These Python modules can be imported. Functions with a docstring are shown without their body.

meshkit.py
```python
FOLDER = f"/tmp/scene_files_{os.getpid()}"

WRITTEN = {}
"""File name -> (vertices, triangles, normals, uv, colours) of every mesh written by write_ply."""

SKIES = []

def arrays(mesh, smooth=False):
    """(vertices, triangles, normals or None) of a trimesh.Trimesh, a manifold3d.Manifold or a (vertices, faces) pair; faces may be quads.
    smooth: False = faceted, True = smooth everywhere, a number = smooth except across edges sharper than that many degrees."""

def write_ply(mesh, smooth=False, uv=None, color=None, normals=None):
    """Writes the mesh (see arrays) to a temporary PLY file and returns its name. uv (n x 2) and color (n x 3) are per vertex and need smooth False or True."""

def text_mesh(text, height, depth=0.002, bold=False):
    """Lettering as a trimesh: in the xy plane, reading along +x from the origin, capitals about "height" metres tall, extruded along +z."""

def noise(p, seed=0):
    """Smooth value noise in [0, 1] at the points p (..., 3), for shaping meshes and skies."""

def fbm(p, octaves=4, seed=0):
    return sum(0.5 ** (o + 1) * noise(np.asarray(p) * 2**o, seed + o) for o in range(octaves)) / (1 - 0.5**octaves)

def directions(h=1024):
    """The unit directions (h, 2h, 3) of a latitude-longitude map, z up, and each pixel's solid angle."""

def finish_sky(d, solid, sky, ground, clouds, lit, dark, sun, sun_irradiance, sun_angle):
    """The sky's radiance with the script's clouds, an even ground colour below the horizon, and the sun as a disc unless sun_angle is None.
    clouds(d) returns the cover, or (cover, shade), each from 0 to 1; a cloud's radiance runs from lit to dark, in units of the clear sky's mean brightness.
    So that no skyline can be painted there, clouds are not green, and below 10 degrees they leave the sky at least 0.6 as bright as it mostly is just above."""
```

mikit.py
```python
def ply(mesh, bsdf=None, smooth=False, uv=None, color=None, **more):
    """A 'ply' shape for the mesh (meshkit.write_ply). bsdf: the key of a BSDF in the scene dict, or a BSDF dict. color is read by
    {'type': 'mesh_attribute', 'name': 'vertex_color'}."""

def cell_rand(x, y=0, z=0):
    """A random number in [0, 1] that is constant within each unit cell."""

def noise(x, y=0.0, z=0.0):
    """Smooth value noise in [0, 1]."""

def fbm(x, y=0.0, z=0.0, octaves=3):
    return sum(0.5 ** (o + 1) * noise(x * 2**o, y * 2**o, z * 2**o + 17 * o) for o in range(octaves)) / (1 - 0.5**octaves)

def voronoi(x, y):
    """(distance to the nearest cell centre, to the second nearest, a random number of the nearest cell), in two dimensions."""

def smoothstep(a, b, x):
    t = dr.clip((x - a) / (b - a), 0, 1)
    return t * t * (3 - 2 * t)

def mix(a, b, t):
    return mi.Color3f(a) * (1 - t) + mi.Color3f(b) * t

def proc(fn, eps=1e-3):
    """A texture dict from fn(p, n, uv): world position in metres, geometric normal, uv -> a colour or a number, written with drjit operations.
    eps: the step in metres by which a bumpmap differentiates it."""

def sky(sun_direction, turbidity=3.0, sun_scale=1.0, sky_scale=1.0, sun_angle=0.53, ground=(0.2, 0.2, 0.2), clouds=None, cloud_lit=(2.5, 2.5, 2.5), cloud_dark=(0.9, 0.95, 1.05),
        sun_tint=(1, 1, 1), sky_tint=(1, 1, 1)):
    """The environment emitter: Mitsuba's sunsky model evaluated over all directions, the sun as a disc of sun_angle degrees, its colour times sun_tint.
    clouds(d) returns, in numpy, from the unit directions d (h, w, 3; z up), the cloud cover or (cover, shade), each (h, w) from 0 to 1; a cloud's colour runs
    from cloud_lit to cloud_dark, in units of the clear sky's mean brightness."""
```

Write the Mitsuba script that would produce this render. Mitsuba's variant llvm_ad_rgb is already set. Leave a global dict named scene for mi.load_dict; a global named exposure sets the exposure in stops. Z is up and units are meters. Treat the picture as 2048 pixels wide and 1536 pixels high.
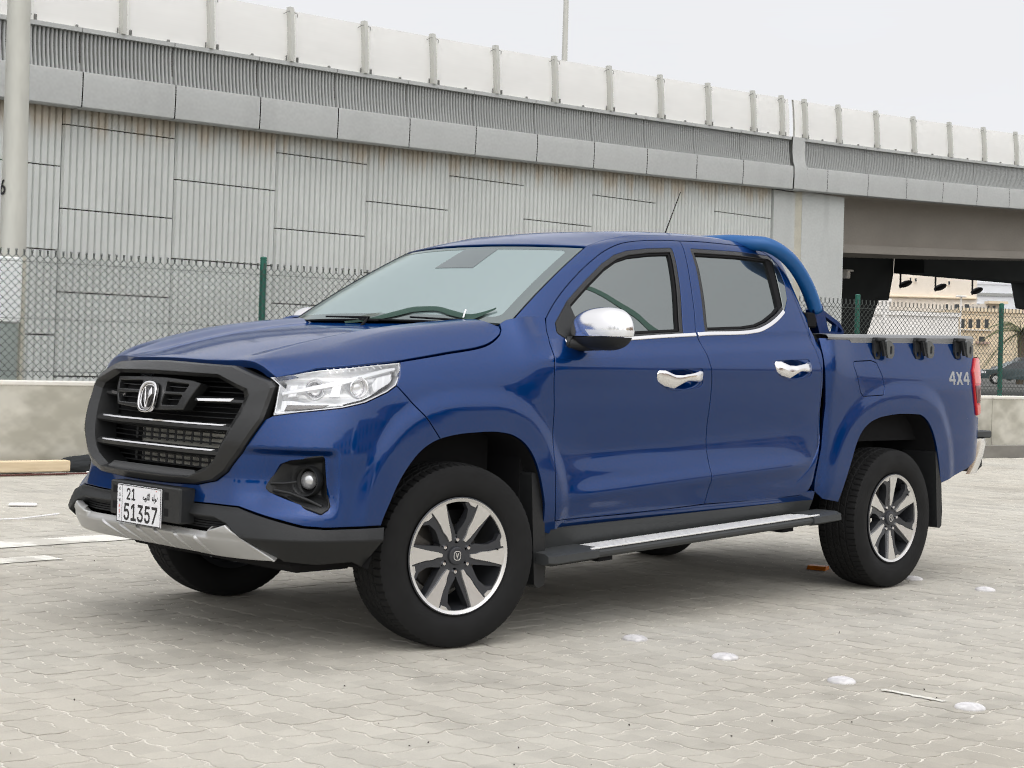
import math, numpy as np, trimesh, drjit as dr, mitsuba as mi, mikit, meshkit
import shapely
from shapely.geometry import Polygon, Point, LineString, box as sbox
from scipy.spatial import Delaunay
from scipy.interpolate import PchipInterpolator, CubicSpline

scene, labels = {}, {}
T = mi.ScalarTransform4f
fbm, noise, ss, mix, crand = mikit.fbm, mikit.noise, mikit.smoothstep, mikit.mix, mikit.cell_rand
rng = np.random.default_rng(7)

# ---------------------------------------------------------------- camera, sky, exposure
CAM = np.array([-4.6009, -5.8735, 1.2159])
YAW, PITCH, ROLL = 0.7998, 0.0195, 0.0294
_f = np.array([math.cos(PITCH) * math.cos(YAW), math.cos(PITCH) * math.sin(YAW), math.sin(PITCH)])
_r = np.array([math.sin(YAW), -math.cos(YAW), 0.0])
_u = np.cross(_r, _f)
_u2 = -math.sin(ROLL) * _r + math.cos(ROLL) * _u
scene['camera'] = {'type': 'perspective', 'fov': math.degrees(2 * math.atan(1024 / 3269.9)), 'fov_axis': 'x', 'near_clip': 0.05, 'far_clip': 3000.0,
                   'principal_point_offset_y': 122.4 / 1536, 'to_world': T().look_at(origin=CAM.tolist(), target=(CAM + _f).tolist(), up=_u2.tolist())}
exposure = 1.74
SUN = np.array([-0.40, -0.55, 0.82])
def _clouds(d):                                                     # thick bright haze: an even veil, glowing widely round the hidden sun
    n = meshkit.fbm(d * np.array([2.2, 2.2, 5.0]), 4, 3)
    a = np.degrees(np.arccos(np.clip(d @ (SUN / np.linalg.norm(SUN)), -1, 1)))
    glow = np.exp(-(a / 46.0) ** 2)
    return np.ones(d.shape[:2]), np.clip(1 - glow - 0.05 * (n - 0.5), 0, 1)
scene['sky'] = mikit.sky(SUN.tolist(), turbidity=5, sun_scale=0.03, sun_angle=30, clouds=_clouds, cloud_lit=(5.8, 5.8, 5.9), cloud_dark=(2.05, 2.07, 2.13), ground=(0.3, 0.29, 0.27))

# ---------------------------------------------------------------- helpers
def key_of(name, parent=None):
    base = (parent + '__' + name) if parent else name
    k, i = base, 0
    while k in scene or k in labels:
        i += 1
        k = f'{base}_{i:03d}'
    return k
def add(name, mesh, bsdf, parent=None, smooth=False, **kw):
    k = key_of(name, parent)
    scene[k] = mesh if isinstance(mesh, dict) else mikit.ply(mesh, bsdf, smooth=smooth, **kw)
    return k
def thing(name, label, cat, group=None, kind=None):
    k = key_of(name)
    tag(k, label, cat, group, kind)
    return k
def tag(k, label=None, cat=None, group=None, kind=None):
    labels[k] = {a: b for a, b in (('label', label), ('category', cat), ('group', group), ('kind', kind)) if b}
    return k
def cat(*ms):
    ms = [m for x in ms for m in (x if isinstance(x, (list, tuple)) else [x])]
    return trimesh.util.concatenate(ms)
def B(x0, x1, y0, y1, z0, z1):
    m = trimesh.creation.box((abs(x1 - x0), abs(y1 - y0), abs(z1 - z0)))
    m.apply_translation(((x0 + x1) / 2, (y0 + y1) / 2, (z0 + z1) / 2))
    return m
def rbox(x0, x1, y0, y1, z0, z1, r=0.01, n=2):
    """A box with its edges cut back (chamfered) by r."""
    c = np.array([(x0 + x1) / 2, (y0 + y1) / 2, (z0 + z1) / 2]); h = np.array([abs(x1 - x0), abs(y1 - y0), abs(z1 - z0)]) / 2
    r = min(r, 0.49 * h.min() * 2)
    pts = []
    for sx in (-1, 1):
        for sy in (-1, 1):
            for sz in (-1, 1):
                s = np.array([sx, sy, sz])
                for a in range(3):
                    q = s * h
                    for b in range(3):
                        if b != a: q[b] -= s[b] * r
                    pts.append(c + q)
    return trimesh.convex.convex_hull(np.array(pts))
def tube(pts, r, n=10, cap=True):
    p = np.asarray(pts, float); r = np.broadcast_to(np.asarray(r, float), (len(p),))
    t = np.gradient(p, axis=0); t /= np.linalg.norm(t, axis=1, keepdims=True) + 1e-12
    a = np.cross(t[0], [0, 0, 1.0]) if abs(t[0][2]) < 0.9 else np.cross(t[0], [1.0, 0, 0])
    A = []
    for i in range(len(p)):
        a = a - t[i] * (a @ t[i]); a /= np.linalg.norm(a); A.append(a)
    A = np.array(A); Bv = np.cross(t, A); ang = np.arange(n) * 2 * np.pi / n
    v = p[:, None] + r[:, None, None] * (np.cos(ang)[None, :, None] * A[:, None] + np.sin(ang)[None, :, None] * Bv[:, None])
    i, j = np.meshgrid(np.arange(len(p) - 1), np.arange(n), indexing='ij')
    q = np.stack([i * n + j, i * n + (j + 1) % n, (i + 1) * n + (j + 1) % n, (i + 1) * n + j], -1).reshape(-1, 4)
    f = np.vstack([q[:, [0, 1, 2]], q[:, [0, 2, 3]]]); v = v.reshape(-1, 3)
    if cap:
        m = len(v); v = np.vstack([v, p[0], p[-1]]); k = np.arange(n)
        f = np.vstack([f, np.stack([(k + 1) % n, k, k * 0 + m], 1), np.stack([(len(p) - 1) * n + k, (len(p) - 1) * n + (k + 1) % n, k * 0 + m + 1], 1)])
    return trimesh.Trimesh(v, f, process=False)
def extrude(poly, h0, h1):
    """Shapely polygon in (a, b) extruded from c = h0 to h1."""
    if not isinstance(poly, shapely.geometry.base.BaseGeometry): poly = Polygon(poly)
    ms = []
    for g in getattr(poly, 'geoms', [poly]):
        m = trimesh.creation.extrude_polygon(g, h1 - h0, engine='earcut'); m.apply_translation((0, 0, h0)); ms.append(m)
    return cat(ms)
def axes(m, X, Y, Z, o=(0, 0, 0)):
    """Maps mesh coordinates (a, b, c) to o + a X + b Y + c Z."""
    M = np.array([X, Y, Z], float); m = m.copy(); m.vertices = m.vertices @ M + np.asarray(o, float)
    if np.linalg.det(M) < 0: m.invert()
    return m
def XZ(m, y=0):            # polygon drawn in (x, z), extruded along +y
    return axes(m, (1, 0, 0), (0, 0, 1), (0, 1, 0), (0, y, 0))
def YZ(m, x=0):            # polygon drawn in (y, z), extruded along +x
    return axes(m, (0, 1, 0), (0, 0, 1), (1, 0, 0), (x, 0, 0))
def mirror(m):
    m = m.copy(); m.vertices = m.vertices * np.array([1, -1, 1]); m.invert(); return m
def turned(m, deg, axis, at=(0, 0, 0)):
    m = m.copy(); m.apply_transform(trimesh.transformations.rotation_matrix(math.radians(deg), axis, at)); return m
def moved(m, d):
    m = m.copy(); m.apply_translation(d); return m

# ---------------------------------------------------------------- materials
def rgb(c): return {'type': 'rgb', 'value': list(map(float, c))}
def mat(name, d): scene[name] = d; return name
def two(d): return {'type': 'twosided', 'bsdf': d}
def pr(c, rough=0.5, metal=0.0, spec=0.5, **k):
    return {'type': 'principled', 'base_color': c if isinstance(c, dict) else rgb(c), 'roughness': rough, 'metallic': metal, 'specular': spec, **k}
P_ = mikit.proc
# ================================================================ SETTING
def concrete(base, amp=0.18, sc=1.0, stain=0.0):
    b = mi.Color3f(*base)
    def fn(p, n, uv):
        k = 1.0 + amp * (fbm(p.x * 0.9 * sc, p.y * 0.9 * sc, p.z * 1.3 * sc, 4) - 0.5) * 2 + 0.10 * (noise(p.x * 23, p.y * 23, p.z * 23) - 0.5)
        if stain:
            k = k * (1 - stain * ss(0.52, 0.8, fbm(p.x * 2.2, p.y * 2.2, p.z * 0.35, 3)))
        return b * k
    return P_(fn)
mat('wall_concrete', two(pr(concrete((0.42, 0.43, 0.40), 0.10, 1.0, 0.10), 0.8, spec=0.25)))
mat('rib_concrete', two(pr(concrete((0.36, 0.37, 0.36), 0.08), 0.75, spec=0.3)))
mat('smooth_concrete', two(pr(concrete((0.455, 0.465, 0.45), 0.05, 0.7, 0.05), 0.7, spec=0.3)))
mat('abutment_concrete', two(pr(concrete((0.50, 0.515, 0.495), 0.06, 0.6, 0.08), 0.8, spec=0.25)))
mat('girder_concrete', two(pr(concrete((0.36, 0.33, 0.29), 0.10), 0.85, spec=0.2)))
mat('deck_shade_concrete', two(pr(concrete((0.06, 0.066, 0.068), 0.2), 0.9, spec=0.2)))  # concrete under the deck: its shade is put into the base colour
mat('joint_stain', two(pr(concrete((0.50, 0.48, 0.40), 0.16, 3.0), 0.9, spec=0.1)))
mat('barrier_white', two(pr(P_(lambda p, n, uv: mi.Color3f(0.75, 0.745, 0.715) * (0.96 + 0.05 * fbm(p.x * 1.5, p.z * 5, 0.0, 3) + 0.02 * noise(p.x * 3, 0.0, p.z * 60))), 0.55, spec=0.4)))
mat('barrier_post', two(pr((0.50, 0.50, 0.46), 0.45, 0.1)))
mat('barrier_plate', two(pr((0.74, 0.74, 0.70), 0.45, 0.1)))
mat('bolt_grey', two(pr((0.2, 0.2, 0.19), 0.5, 0.5)))
mat('galvanised', two(pr(P_(lambda p, n, uv: mi.Color3f(0.50, 0.50, 0.45) * (0.86 + 0.26 * fbm(p.x * 9, p.y * 9, p.z * 2.2, 3))), 0.5, 0.25)))
mat('fence_green', two(pr((0.006, 0.095, 0.065), 0.45)))
mat('fence_wire', two(pr((0.06, 0.07, 0.064), 0.5)))
def _lowwall(p, n, uv):
    k = fbm(p.x * 1.6, p.y * 1.6, p.z * 1.6, 4); d = ss(0.5, 0.75, fbm(p.x * 3.1 + 7, 0.0, p.z * 0.9, 3))
    k2 = fbm(p.x * 5.5, p.y * 5.5, p.z * 7.0, 4)
    c = mix((0.37, 0.355, 0.295), (0.56, 0.54, 0.47), ss(0.38, 0.62, k * 0.65 + k2 * 0.35)) * (1 - 0.28 * d)
    c = c * (0.93 + 0.14 * noise(p.x * 9, p.y * 9, p.z * 9))
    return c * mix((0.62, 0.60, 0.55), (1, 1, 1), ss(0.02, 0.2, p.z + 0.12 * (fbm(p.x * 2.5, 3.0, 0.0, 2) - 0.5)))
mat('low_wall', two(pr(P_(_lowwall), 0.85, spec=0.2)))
mat('low_wall_top', two(pr(concrete((0.68, 0.66, 0.60), 0.12, 2), 0.85, spec=0.2)))
mat('kerb_dark', two(pr(concrete((0.20, 0.19, 0.17), 0.3, 3), 0.9, spec=0.2)))
def _paver(p, n, uv):
    i, j = dr.floor(p.x / 0.235), dr.floor(p.y / 0.235)
    h = dr.select(crand(i * 0 + (i + j) - 2 * dr.floor((i + j) / 2), 0, 0) > 0.5, crand(i, j, dr.floor(p.x / 0.1175)), crand(i, j, dr.floor(p.y / 0.1175) + 91))
    k = 0.93 + 0.14 * h + 0.20 * (fbm(p.x * 0.55, p.y * 0.55, 3.0, 3) - 0.5) + 0.10 * (fbm(p.x * 14, p.y * 14, 0.0, 3) - 0.5)
    k = k * (1 - 0.15 * ss(0.58, 0.78, fbm(p.x * 2.1 + 3, p.y * 2.1, 8.0, 4))) * (1 + 0.08 * (noise(p.x * 260, p.y * 260, 0.0) - 0.5))
    return mix((0.36, 0.335, 0.285), (0.405, 0.39, 0.345), fbm(p.x * 0.9 + 4, p.y * 0.9, 1.0, 2)) * k
mat('paver', two(pr(P_(_paver), 0.82, spec=0.22)))
mat('joint_sand', two(pr(P_(lambda p, n, uv: mix((0.38, 0.355, 0.31), (0.51, 0.485, 0.43), ss(0.20, 0.42, fbm(p.x * 1.3, p.y * 1.3, 5.0, 3))) * (0.85 + 0.3 * noise(p.x * 90, p.y * 90, 0.0))), 0.95, spec=0.1)))
def _farground(p, n, uv):
    fx, fy = p.x / 0.1175 - dr.floor(p.x / 0.1175), p.y / 0.1175 - dr.floor(p.y / 0.1175)
    near = 1 - ss(18, 45, dr.sqrt(dr.square(p.x + 4) + dr.square(p.y + 6)))
    line = dr.maximum(ss(0.90, 0.97, fx), ss(0.90, 0.97, fy)) * near
    k = 0.95 + 0.22 * (fbm(p.x * 0.4, p.y * 0.4, 3.0, 4) - 0.5) + 0.12 * crand(dr.floor(p.x / 0.1175), dr.floor(p.y / 0.235)) * near
    return mix((0.35, 0.33, 0.285), (0.39, 0.375, 0.33), fbm(p.x * 0.7, p.y * 0.7, 1.0, 2)) * k * (1 - 0.22 * line)
mat('far_paving', two(pr(P_(_farground), 0.88, spec=0.2)))
mat('asphalt', two(pr(concrete((0.085, 0.085, 0.08), 0.2, 2), 0.9, spec=0.2)))
mat('desert', two(pr(concrete((0.40, 0.37, 0.31), 0.2, 0.2), 0.95, spec=0.1)))
mat('line_paint', two(pr(P_(lambda p, n, uv: mix((0.44, 0.42, 0.37), (0.62, 0.605, 0.55), ss(0.33, 0.52, fbm(p.x * 6, p.y * 6, 2.0, 4)))), 0.7)))

# ---- paving: basket-weave blocks with wavy edges
MOD = 0.235
def _wave(t):                                                    # trapezoid wave, period 1
    return np.clip(np.sin(2 * np.pi * t) * 1.7, -1, 1)
def warp(p):
    q = p.copy()
    q[:, 0] += 0.0075 * _wave(p[:, 1] / (MOD / 2) + 0.13); q[:, 1] += 0.0075 * _wave(p[:, 0] / (MOD / 2) + 0.13)
    return q
OX, OY = 0.011, -0.082
def pavers(cells, k):
    """The pavers of the given blocks (i, j); k: points per half module along an edge. Returns one (vertices, faces) per paver."""
    out, g = [], 0.0034
    for i, j in cells:
        x0, y0 = i * MOD, j * MOD
        for h in (0, 1):
            a = (x0, x0 + MOD, y0 + h * MOD / 2, y0 + (h + 1) * MOD / 2) if (i + j) % 2 else (x0 + h * MOD / 2, x0 + (h + 1) * MOD / 2, y0, y0 + MOD)
            nx, ny = (2 * k, k) if (i + j) % 2 else (k, 2 * k)
            xa, ya = np.linspace(a[0], a[1], nx + 1), np.linspace(a[2], a[3], ny + 1)
            per = np.vstack([np.c_[xa[:-1], np.full(nx, a[2])], np.c_[np.full(ny, a[1]), ya[:-1]], np.c_[xa[:0:-1], np.full(nx, a[3])], np.c_[np.full(ny, a[0]), ya[:0:-1]]])
            c = np.array([(a[0] + a[1]) / 2, (a[2] + a[3]) / 2]); hx, hy = (a[1] - a[0]) / 2, (a[3] - a[2]) / 2
            def ring(d, z):
                q = c + (per - c) * np.array([(hx - d) / hx, (hy - d) / hy])
                w = q + (warp(per) - per)
                return np.c_[w, np.full(len(w), z)]
            r = np.random.default_rng(abs(i * 7919 + j * 104729 + h * 31) + 5)
            dz, tx, ty = r.normal(0, 0.0005), np.clip(r.normal(0, 0.0045), -.009, .009), np.clip(r.normal(0, 0.0045), -.009, .009)
            n = len(per)
            v = np.vstack([ring(g + 0.0032, 0), ring(g + 0.0008, -0.0012), ring(g, -0.012), [[*c, 0.0004]]])
            v[:, 2] += dz + (v[:, 0] - c[0]) * tx + (v[:, 1] - c[1]) * ty
            v[:, 0] += OX; v[:, 1] += OY
            s = np.arange(n); e = (s + 1) % n
            f = np.vstack([np.c_[s, e, np.full(n, 3 * n)], np.c_[s + n, e + n, e], np.c_[s + n, e, s], np.c_[s + 2 * n, e + 2 * n, e + n], np.c_[s + 2 * n, e + n, s + n]])
            out.append((v, f))
    return out
def join(parts):
    o, V, F = 0, [], []
    for v, f in parts: V.append(v); F.append(f + o); o += len(v)
    return trimesh.Trimesh(np.vstack(V), np.vstack(F), process=False)
_fx, _rx = _f[:2] / np.linalg.norm(_f[:2]), _r[:2]
WALL0, WDIR = np.array([2.52, 8.125]), np.array([math.cos(math.radians(-10.4)), math.sin(math.radians(-10.4))])   # the low wall's foot on this side
WNRM = np.array([-WDIR[1], WDIR[0]])
near, mid, far = [], [], []
for i in range(-30, 100):
    for j in range(-36, 44):
        q = np.array([i * MOD + MOD / 2 + OX, j * MOD + MOD / 2 + OY]); d = q - CAM[:2]; z, x = d @ _fx, d @ _rx
        if z < 3.6 or (q - WALL0) @ WNRM > -0.2 or z > 24: continue
        if abs(x) < 0.318 * z + 1.0:
            inside = abs(x) < 0.30 * z and z > 4.75
            (near if z < 8.2 and inside else mid if z < 11.5 else far).append((z, i, j))
near.sort()
big = [c[1:] for c in near[:150]]; mid += near[150:]
tag(add('ground', trimesh.Trimesh([[-400, -400, -0.030], [400, -400, -0.030], [400, 600, -0.030], [-400, 600, -0.030]], [[0, 1, 2], [0, 2, 3]]), 'desert'),
    'pale grey block paving of the car park and the bare ground beyond', 'ground', kind='structure')
_paved = [WALL0 - WDIR * 60, WALL0 + WDIR * 60]
add('paving_base', trimesh.Trimesh([[-40, -30, -0.016], [70, -30, -0.016], [*_paved[1], -0.016], [*_paved[0], -0.016]], [[0, 1, 2], [0, 2, 3]], process=False), 'far_paving', 'ground')
_hole = [CAM[:2] + _fx * z + _rx * x for z, x in ((3.6, -2.2), (3.6, 2.2), (24, 8.7), (24, -8.7))]
_sand = Polygon(_hole).intersection(Polygon([tuple(WALL0 - WDIR * 60 - WNRM * 0.2), tuple(WALL0 + WDIR * 60 - WNRM * 0.2), (90, -60), (-60, -60)]))
add('joint_sand', extrude(_sand, -0.012, -0.0024), 'joint_sand', 'ground')
for v, f in pavers(big, 6):
    add('paver', trimesh.Trimesh(v, f, process=False), 'paver', 'ground')
tag(add('paver_field', join(pavers([c[1:] for c in mid], 5) + pavers([c[1:] for c in far], 4)), 'paver', 'ground'), kind='stuff')

# ---- painted line, studs, bits on the paving
def quad_strip(pts, w, z):
    p = np.array(pts, float); t = np.gradient(p, axis=0); t /= np.linalg.norm(t, axis=1, keepdims=True); n = np.c_[-t[:, 1], t[:, 0]]
    r2 = np.random.default_rng(len(p))
    l, r = p + n * (w / 2 + r2.uniform(-.006, .006, (len(p), 1))), p - n * (w / 2 + r2.uniform(-.006, .006, (len(p), 1)))
    k = len(p); v = np.c_[np.vstack([l, r]), np.full(2 * k, z)]; i = np.arange(k - 1)
    return trimesh.Trimesh(v, np.vstack([np.c_[i, i + k, i + 1], np.c_[i + 1, i + k, i + k + 1]]), process=False)
L0 = np.linspace(-2.2, 2.6, 60)
tag(add('painted_line', quad_strip(np.c_[L0, 3.17 + 0 * L0], 0.30, 0.0045), 'line_paint'), 'long worn white line painted on the paving left of the truck', 'road marking')
L1 = np.linspace(-2.5, 0.0, 36)
tag(add('painted_line', quad_strip(np.c_[L1, 2.50 + 0.02 * L1], 0.20, 0.0045), 'line_paint'), 'short faded white paint stroke nearest the left edge of the picture', 'road marking')
mat('stripe_white', two(pr(P_(lambda p, n, uv: mix((0.42, 0.40, 0.35), (0.58, 0.565, 0.51), ss(0.40, 0.55, fbm(p.x * 30, p.y * 14, 2.0, 3)))), 0.7)))
L2 = np.linspace(-2.72, -2.46, 16)
tag(add('painted_line', quad_strip(np.c_[0.708 + 0 * L2, L2], 0.030, 0.0045), 'stripe_white'), 'thin broken white paint strip between the two nearest studs', 'road marking')
mat('stud_ceramic', two(pr(P_(lambda p, n, uv: mi.Color3f(0.64, 0.625, 0.62) * (0.80 + 0.22 * ss(0.3, 0.6, fbm(p.x * 40, p.y * 40, 1.0, 3)))), 0.4)))
def stud():
    a = np.linspace(0, np.pi / 2, 9); prof = np.c_[0.055 * np.sin(a), 0.017 * np.cos(a)]
    prof = np.vstack([prof, [[0.055, -0.004]]])
    return trimesh.creation.revolve(prof[::-1], sections=28)
_sm = mikit.ply(stud(), 'stud_ceramic', smooth=50)
STUDL = ['white ceramic road stud first in the row beside the front wheel', 'second white road stud from the truck in the near row', 'third white road stud in the row, beside a worn paint strip', 'nearest white road stud, at the right edge of the picture',
         'white road stud on bare paving right of the rear wheel', 'white road stud half hidden behind the rear tyre']
for (x, y), l in zip(((0.758, -1.179), (0.739, -1.687), (0.716, -2.27), (0.693, -2.832), (3.557, -1.261), (3.60, -0.781)), STUDL):
    k = key_of('road_stud'); scene[k] = {**_sm, 'to_world': T().translate([x, y, 0.003])}
    tag(k, l, 'road stud', 'white road studs on the paving')
mat('orange_plastic', two(pr((0.62, 0.17, 0.01), 0.4)))
w = extrude([(-.05, 0), (.05, 0), (.03, .022), (-.03, .022)], -0.055, 0.055)
tag(add('road_reflector', moved(turned(XZ(w), 20, [0, 0, 1]), (3.47, -0.22, 0.003)), 'orange_plastic'), 'orange wedge road reflector lying behind the rear tyre', 'road reflector')
def _wood(p, n, uv):
    g = noise(p.x * 3, p.y * 60, p.z * 60) * 0.5 + 0.5 * fbm(p.x * 2, p.y * 25, p.z * 25, 3)
    return mix((0.56, 0.43, 0.26), (0.76, 0.64, 0.45), g)
mat('raw_wood', two(pr(P_(_wood), 0.75)))
wl = WALL0 - WNRM * 0.16
def along(s, o, z): return np.array([*(WALL0 + WDIR * s + WNRM * o), z])
pk = axes(turned(rbox(-1.0, 0.50, -0.06, 0.06, 0.035, 0.135, 0.008), 3, [0, 0, 1]), (*WDIR, 0), (*WNRM, 0), (0, 0, 1), along(0.0, -0.42, 0))
tag(add('wooden_plank', pk, 'raw_wood'), 'raw timber beam lying along the foot of the concrete wall', 'plank')
mat('rust_red', two(pr((0.10, 0.03, 0.025), 0.7)))
tag(add('steel_bar', tube([along(-1.2, -0.56, 0.014), along(1.1, -0.46, 0.02)], 0.008, 8), 'rust_red'), 'thin dark red bar on the paving in front of the timber beam', 'bar')
mat('black_rag', two(pr((0.025, 0.028, 0.03), 0.9)))
m = trimesh.creation.icosphere(subdivisions=4); v = m.vertices * [0.36, 0.06, 0.09]; v = v * (0.8 + 0.45 * meshkit.fbm(m.vertices * 2.2, 4)[:, None]); m.vertices = v
tag(add('dark_heap', axes(m, (*WDIR, 0), (*WNRM, 0), (0, 0, 1), along(0.84, -0.08, 0.065)), 'black_rag', smooth=30), 'low heap of dark dirt against the wall beside the timber beam', 'dirt heap')
mat('litter_white', two(pr((0.78, 0.77, 0.76), 0.6)))
for s, o, l in ((0.75, -0.33, 'crumpled white scrap beside the end of the timber beam'), (0.93, -0.31, 'small white scrap in front of the dark heap')):
    m = trimesh.creation.icosphere(subdivisions=2); m.vertices = m.vertices * [0.06, 0.035, 0.02] * (0.7 + 0.6 * meshkit.noise(m.vertices * 3.3)[:, None])
    tag(add('litter', moved(m, along(s, o, 0.012)), 'litter_white', smooth=20), l, 'litter')
m = rbox(-0.10, 0.10, -0.045, 0.045, 0.003, 0.024, 0.01)
tag(add('litter', moved(turned(m, -35, [0, 0, 1]), (1.22, 5.20, 0)), 'litter_white'), 'flat white scrap on open paving near the left edge', 'litter')
tag(add('stick', tube([(0.2, 4.42, 0.012), (0.75, 4.32, 0.016), (1.05, 4.36, 0.03)], [0.005, 0.006, 0.007], 6), 'litter_white'), 'thin pale stick lying on the paving at the left', 'stick')
# dark pebbles scattered on the paving
mat('pebble', two(pr((0.05, 0.045, 0.04), 0.9)))
pb = []
for i in range(60):
    z = rng.uniform(4.6, 12); x = rng.uniform(-0.31, 0.31) * z; q = CAM[:2] + _fx * z + _rx * x
    if -0.9 < q[0] < 4.2 and -0.8 < q[1] < 0.9: continue
    m = trimesh.creation.icosphere(subdivisions=1); m.vertices = m.vertices * rng.uniform(.0015, .0035) * rng.uniform(.5, 1.3, 3); pb.append(moved(m, (*q, 0.004)))
tag(add('pebbles', cat(pb), 'pebble', smooth=True), 'scattered dark grit on the pale paving', 'grit', kind='stuff')

# ---- low concrete wall with kerb
def WF(m): return axes(m, (*WDIR, 0), (*WNRM, 0), (0, 0, 1), (*WALL0, 0))
lw = thing('concrete_wall', 'low stained concrete wall under the chain link fence', 'wall')
for s in range(-4, 7):
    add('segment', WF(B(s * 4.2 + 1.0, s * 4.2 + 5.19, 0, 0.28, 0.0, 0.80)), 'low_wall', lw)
    add('coping', WF(rbox(s * 4.2 + 1.0, s * 4.2 + 5.19, -0.012, 0.292, 0.80, 0.842, 0.008)), 'low_wall_top', lw)
add('kerb', WF(B(7.0, 36, -0.16, -0.002, -0.01, 0.165)), 'kerb_dark', lw)
# ---- chain link fence
fn_ = thing('chain_link_fence', 'grey chain link fence with green posts on the low concrete wall', 'fence')
FO, FZ0, FZ1 = 0.14, 0.87, 2.02
SP, S0 = 2.82, 2.63
for k in range(-2, 7):
    s = S0 + k * SP
    add('post', WF(moved(cat(trimesh.creation.cylinder(0.033, 1.30, sections=16), moved(trimesh.creation.icosphere(subdivisions=2, radius=0.036).apply_transform(np.diag([1, 1, .5, 1])), (0, 0, 0.65))), (s, FO, 0.84 + 0.63))), 'fence_green', fn_, smooth=40)
mw, hh = 0.074, 0.037
wires, zs = [], np.arange(FZ0, FZ1 + 1e-6, hh)
for k in range(int(-5 / mw), int(21 / mw)):
    s0 = k * mw
    i = np.arange(len(zs)); xs = s0 + np.where(i % 2 == 0, 0.0, mw / 2 * 1.04); ys = FO - 0.035 + np.where(i % 2 == 0, 0.003, -0.003)
    p = np.c_[xs, ys, zs]
    p = np.vstack([p, [[xs[-1] + 0.004, ys[-1], FZ1 + 0.045]]])
    q = p.copy(); q[:, 0] = 2 * (s0 + mw / 2) - q[:, 0] + 0.0; q[:, 1] = 2 * (FO - 0.035) - q[:, 1]
    wires.append(tube(p, 0.0046, 4, False))
# the neighbouring wire meets it at the bends: shift every second wire by half a diamond
    wires.append(tube(np.c_[2 * s0 + mw - p[:, 0], q[:, 1], p[:, 2]] if False else np.c_[s0 + mw - (p[:, 0] - s0), p[:, 1] * 0 + FO - 0.035 - (p[:, 1] - FO + 0.035), p[:, 2]], 0.0046, 4, False))
tag(add('wire_mesh', WF(cat(wires)), 'fence_wire', fn_, smooth=True), kind='stuff')
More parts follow.
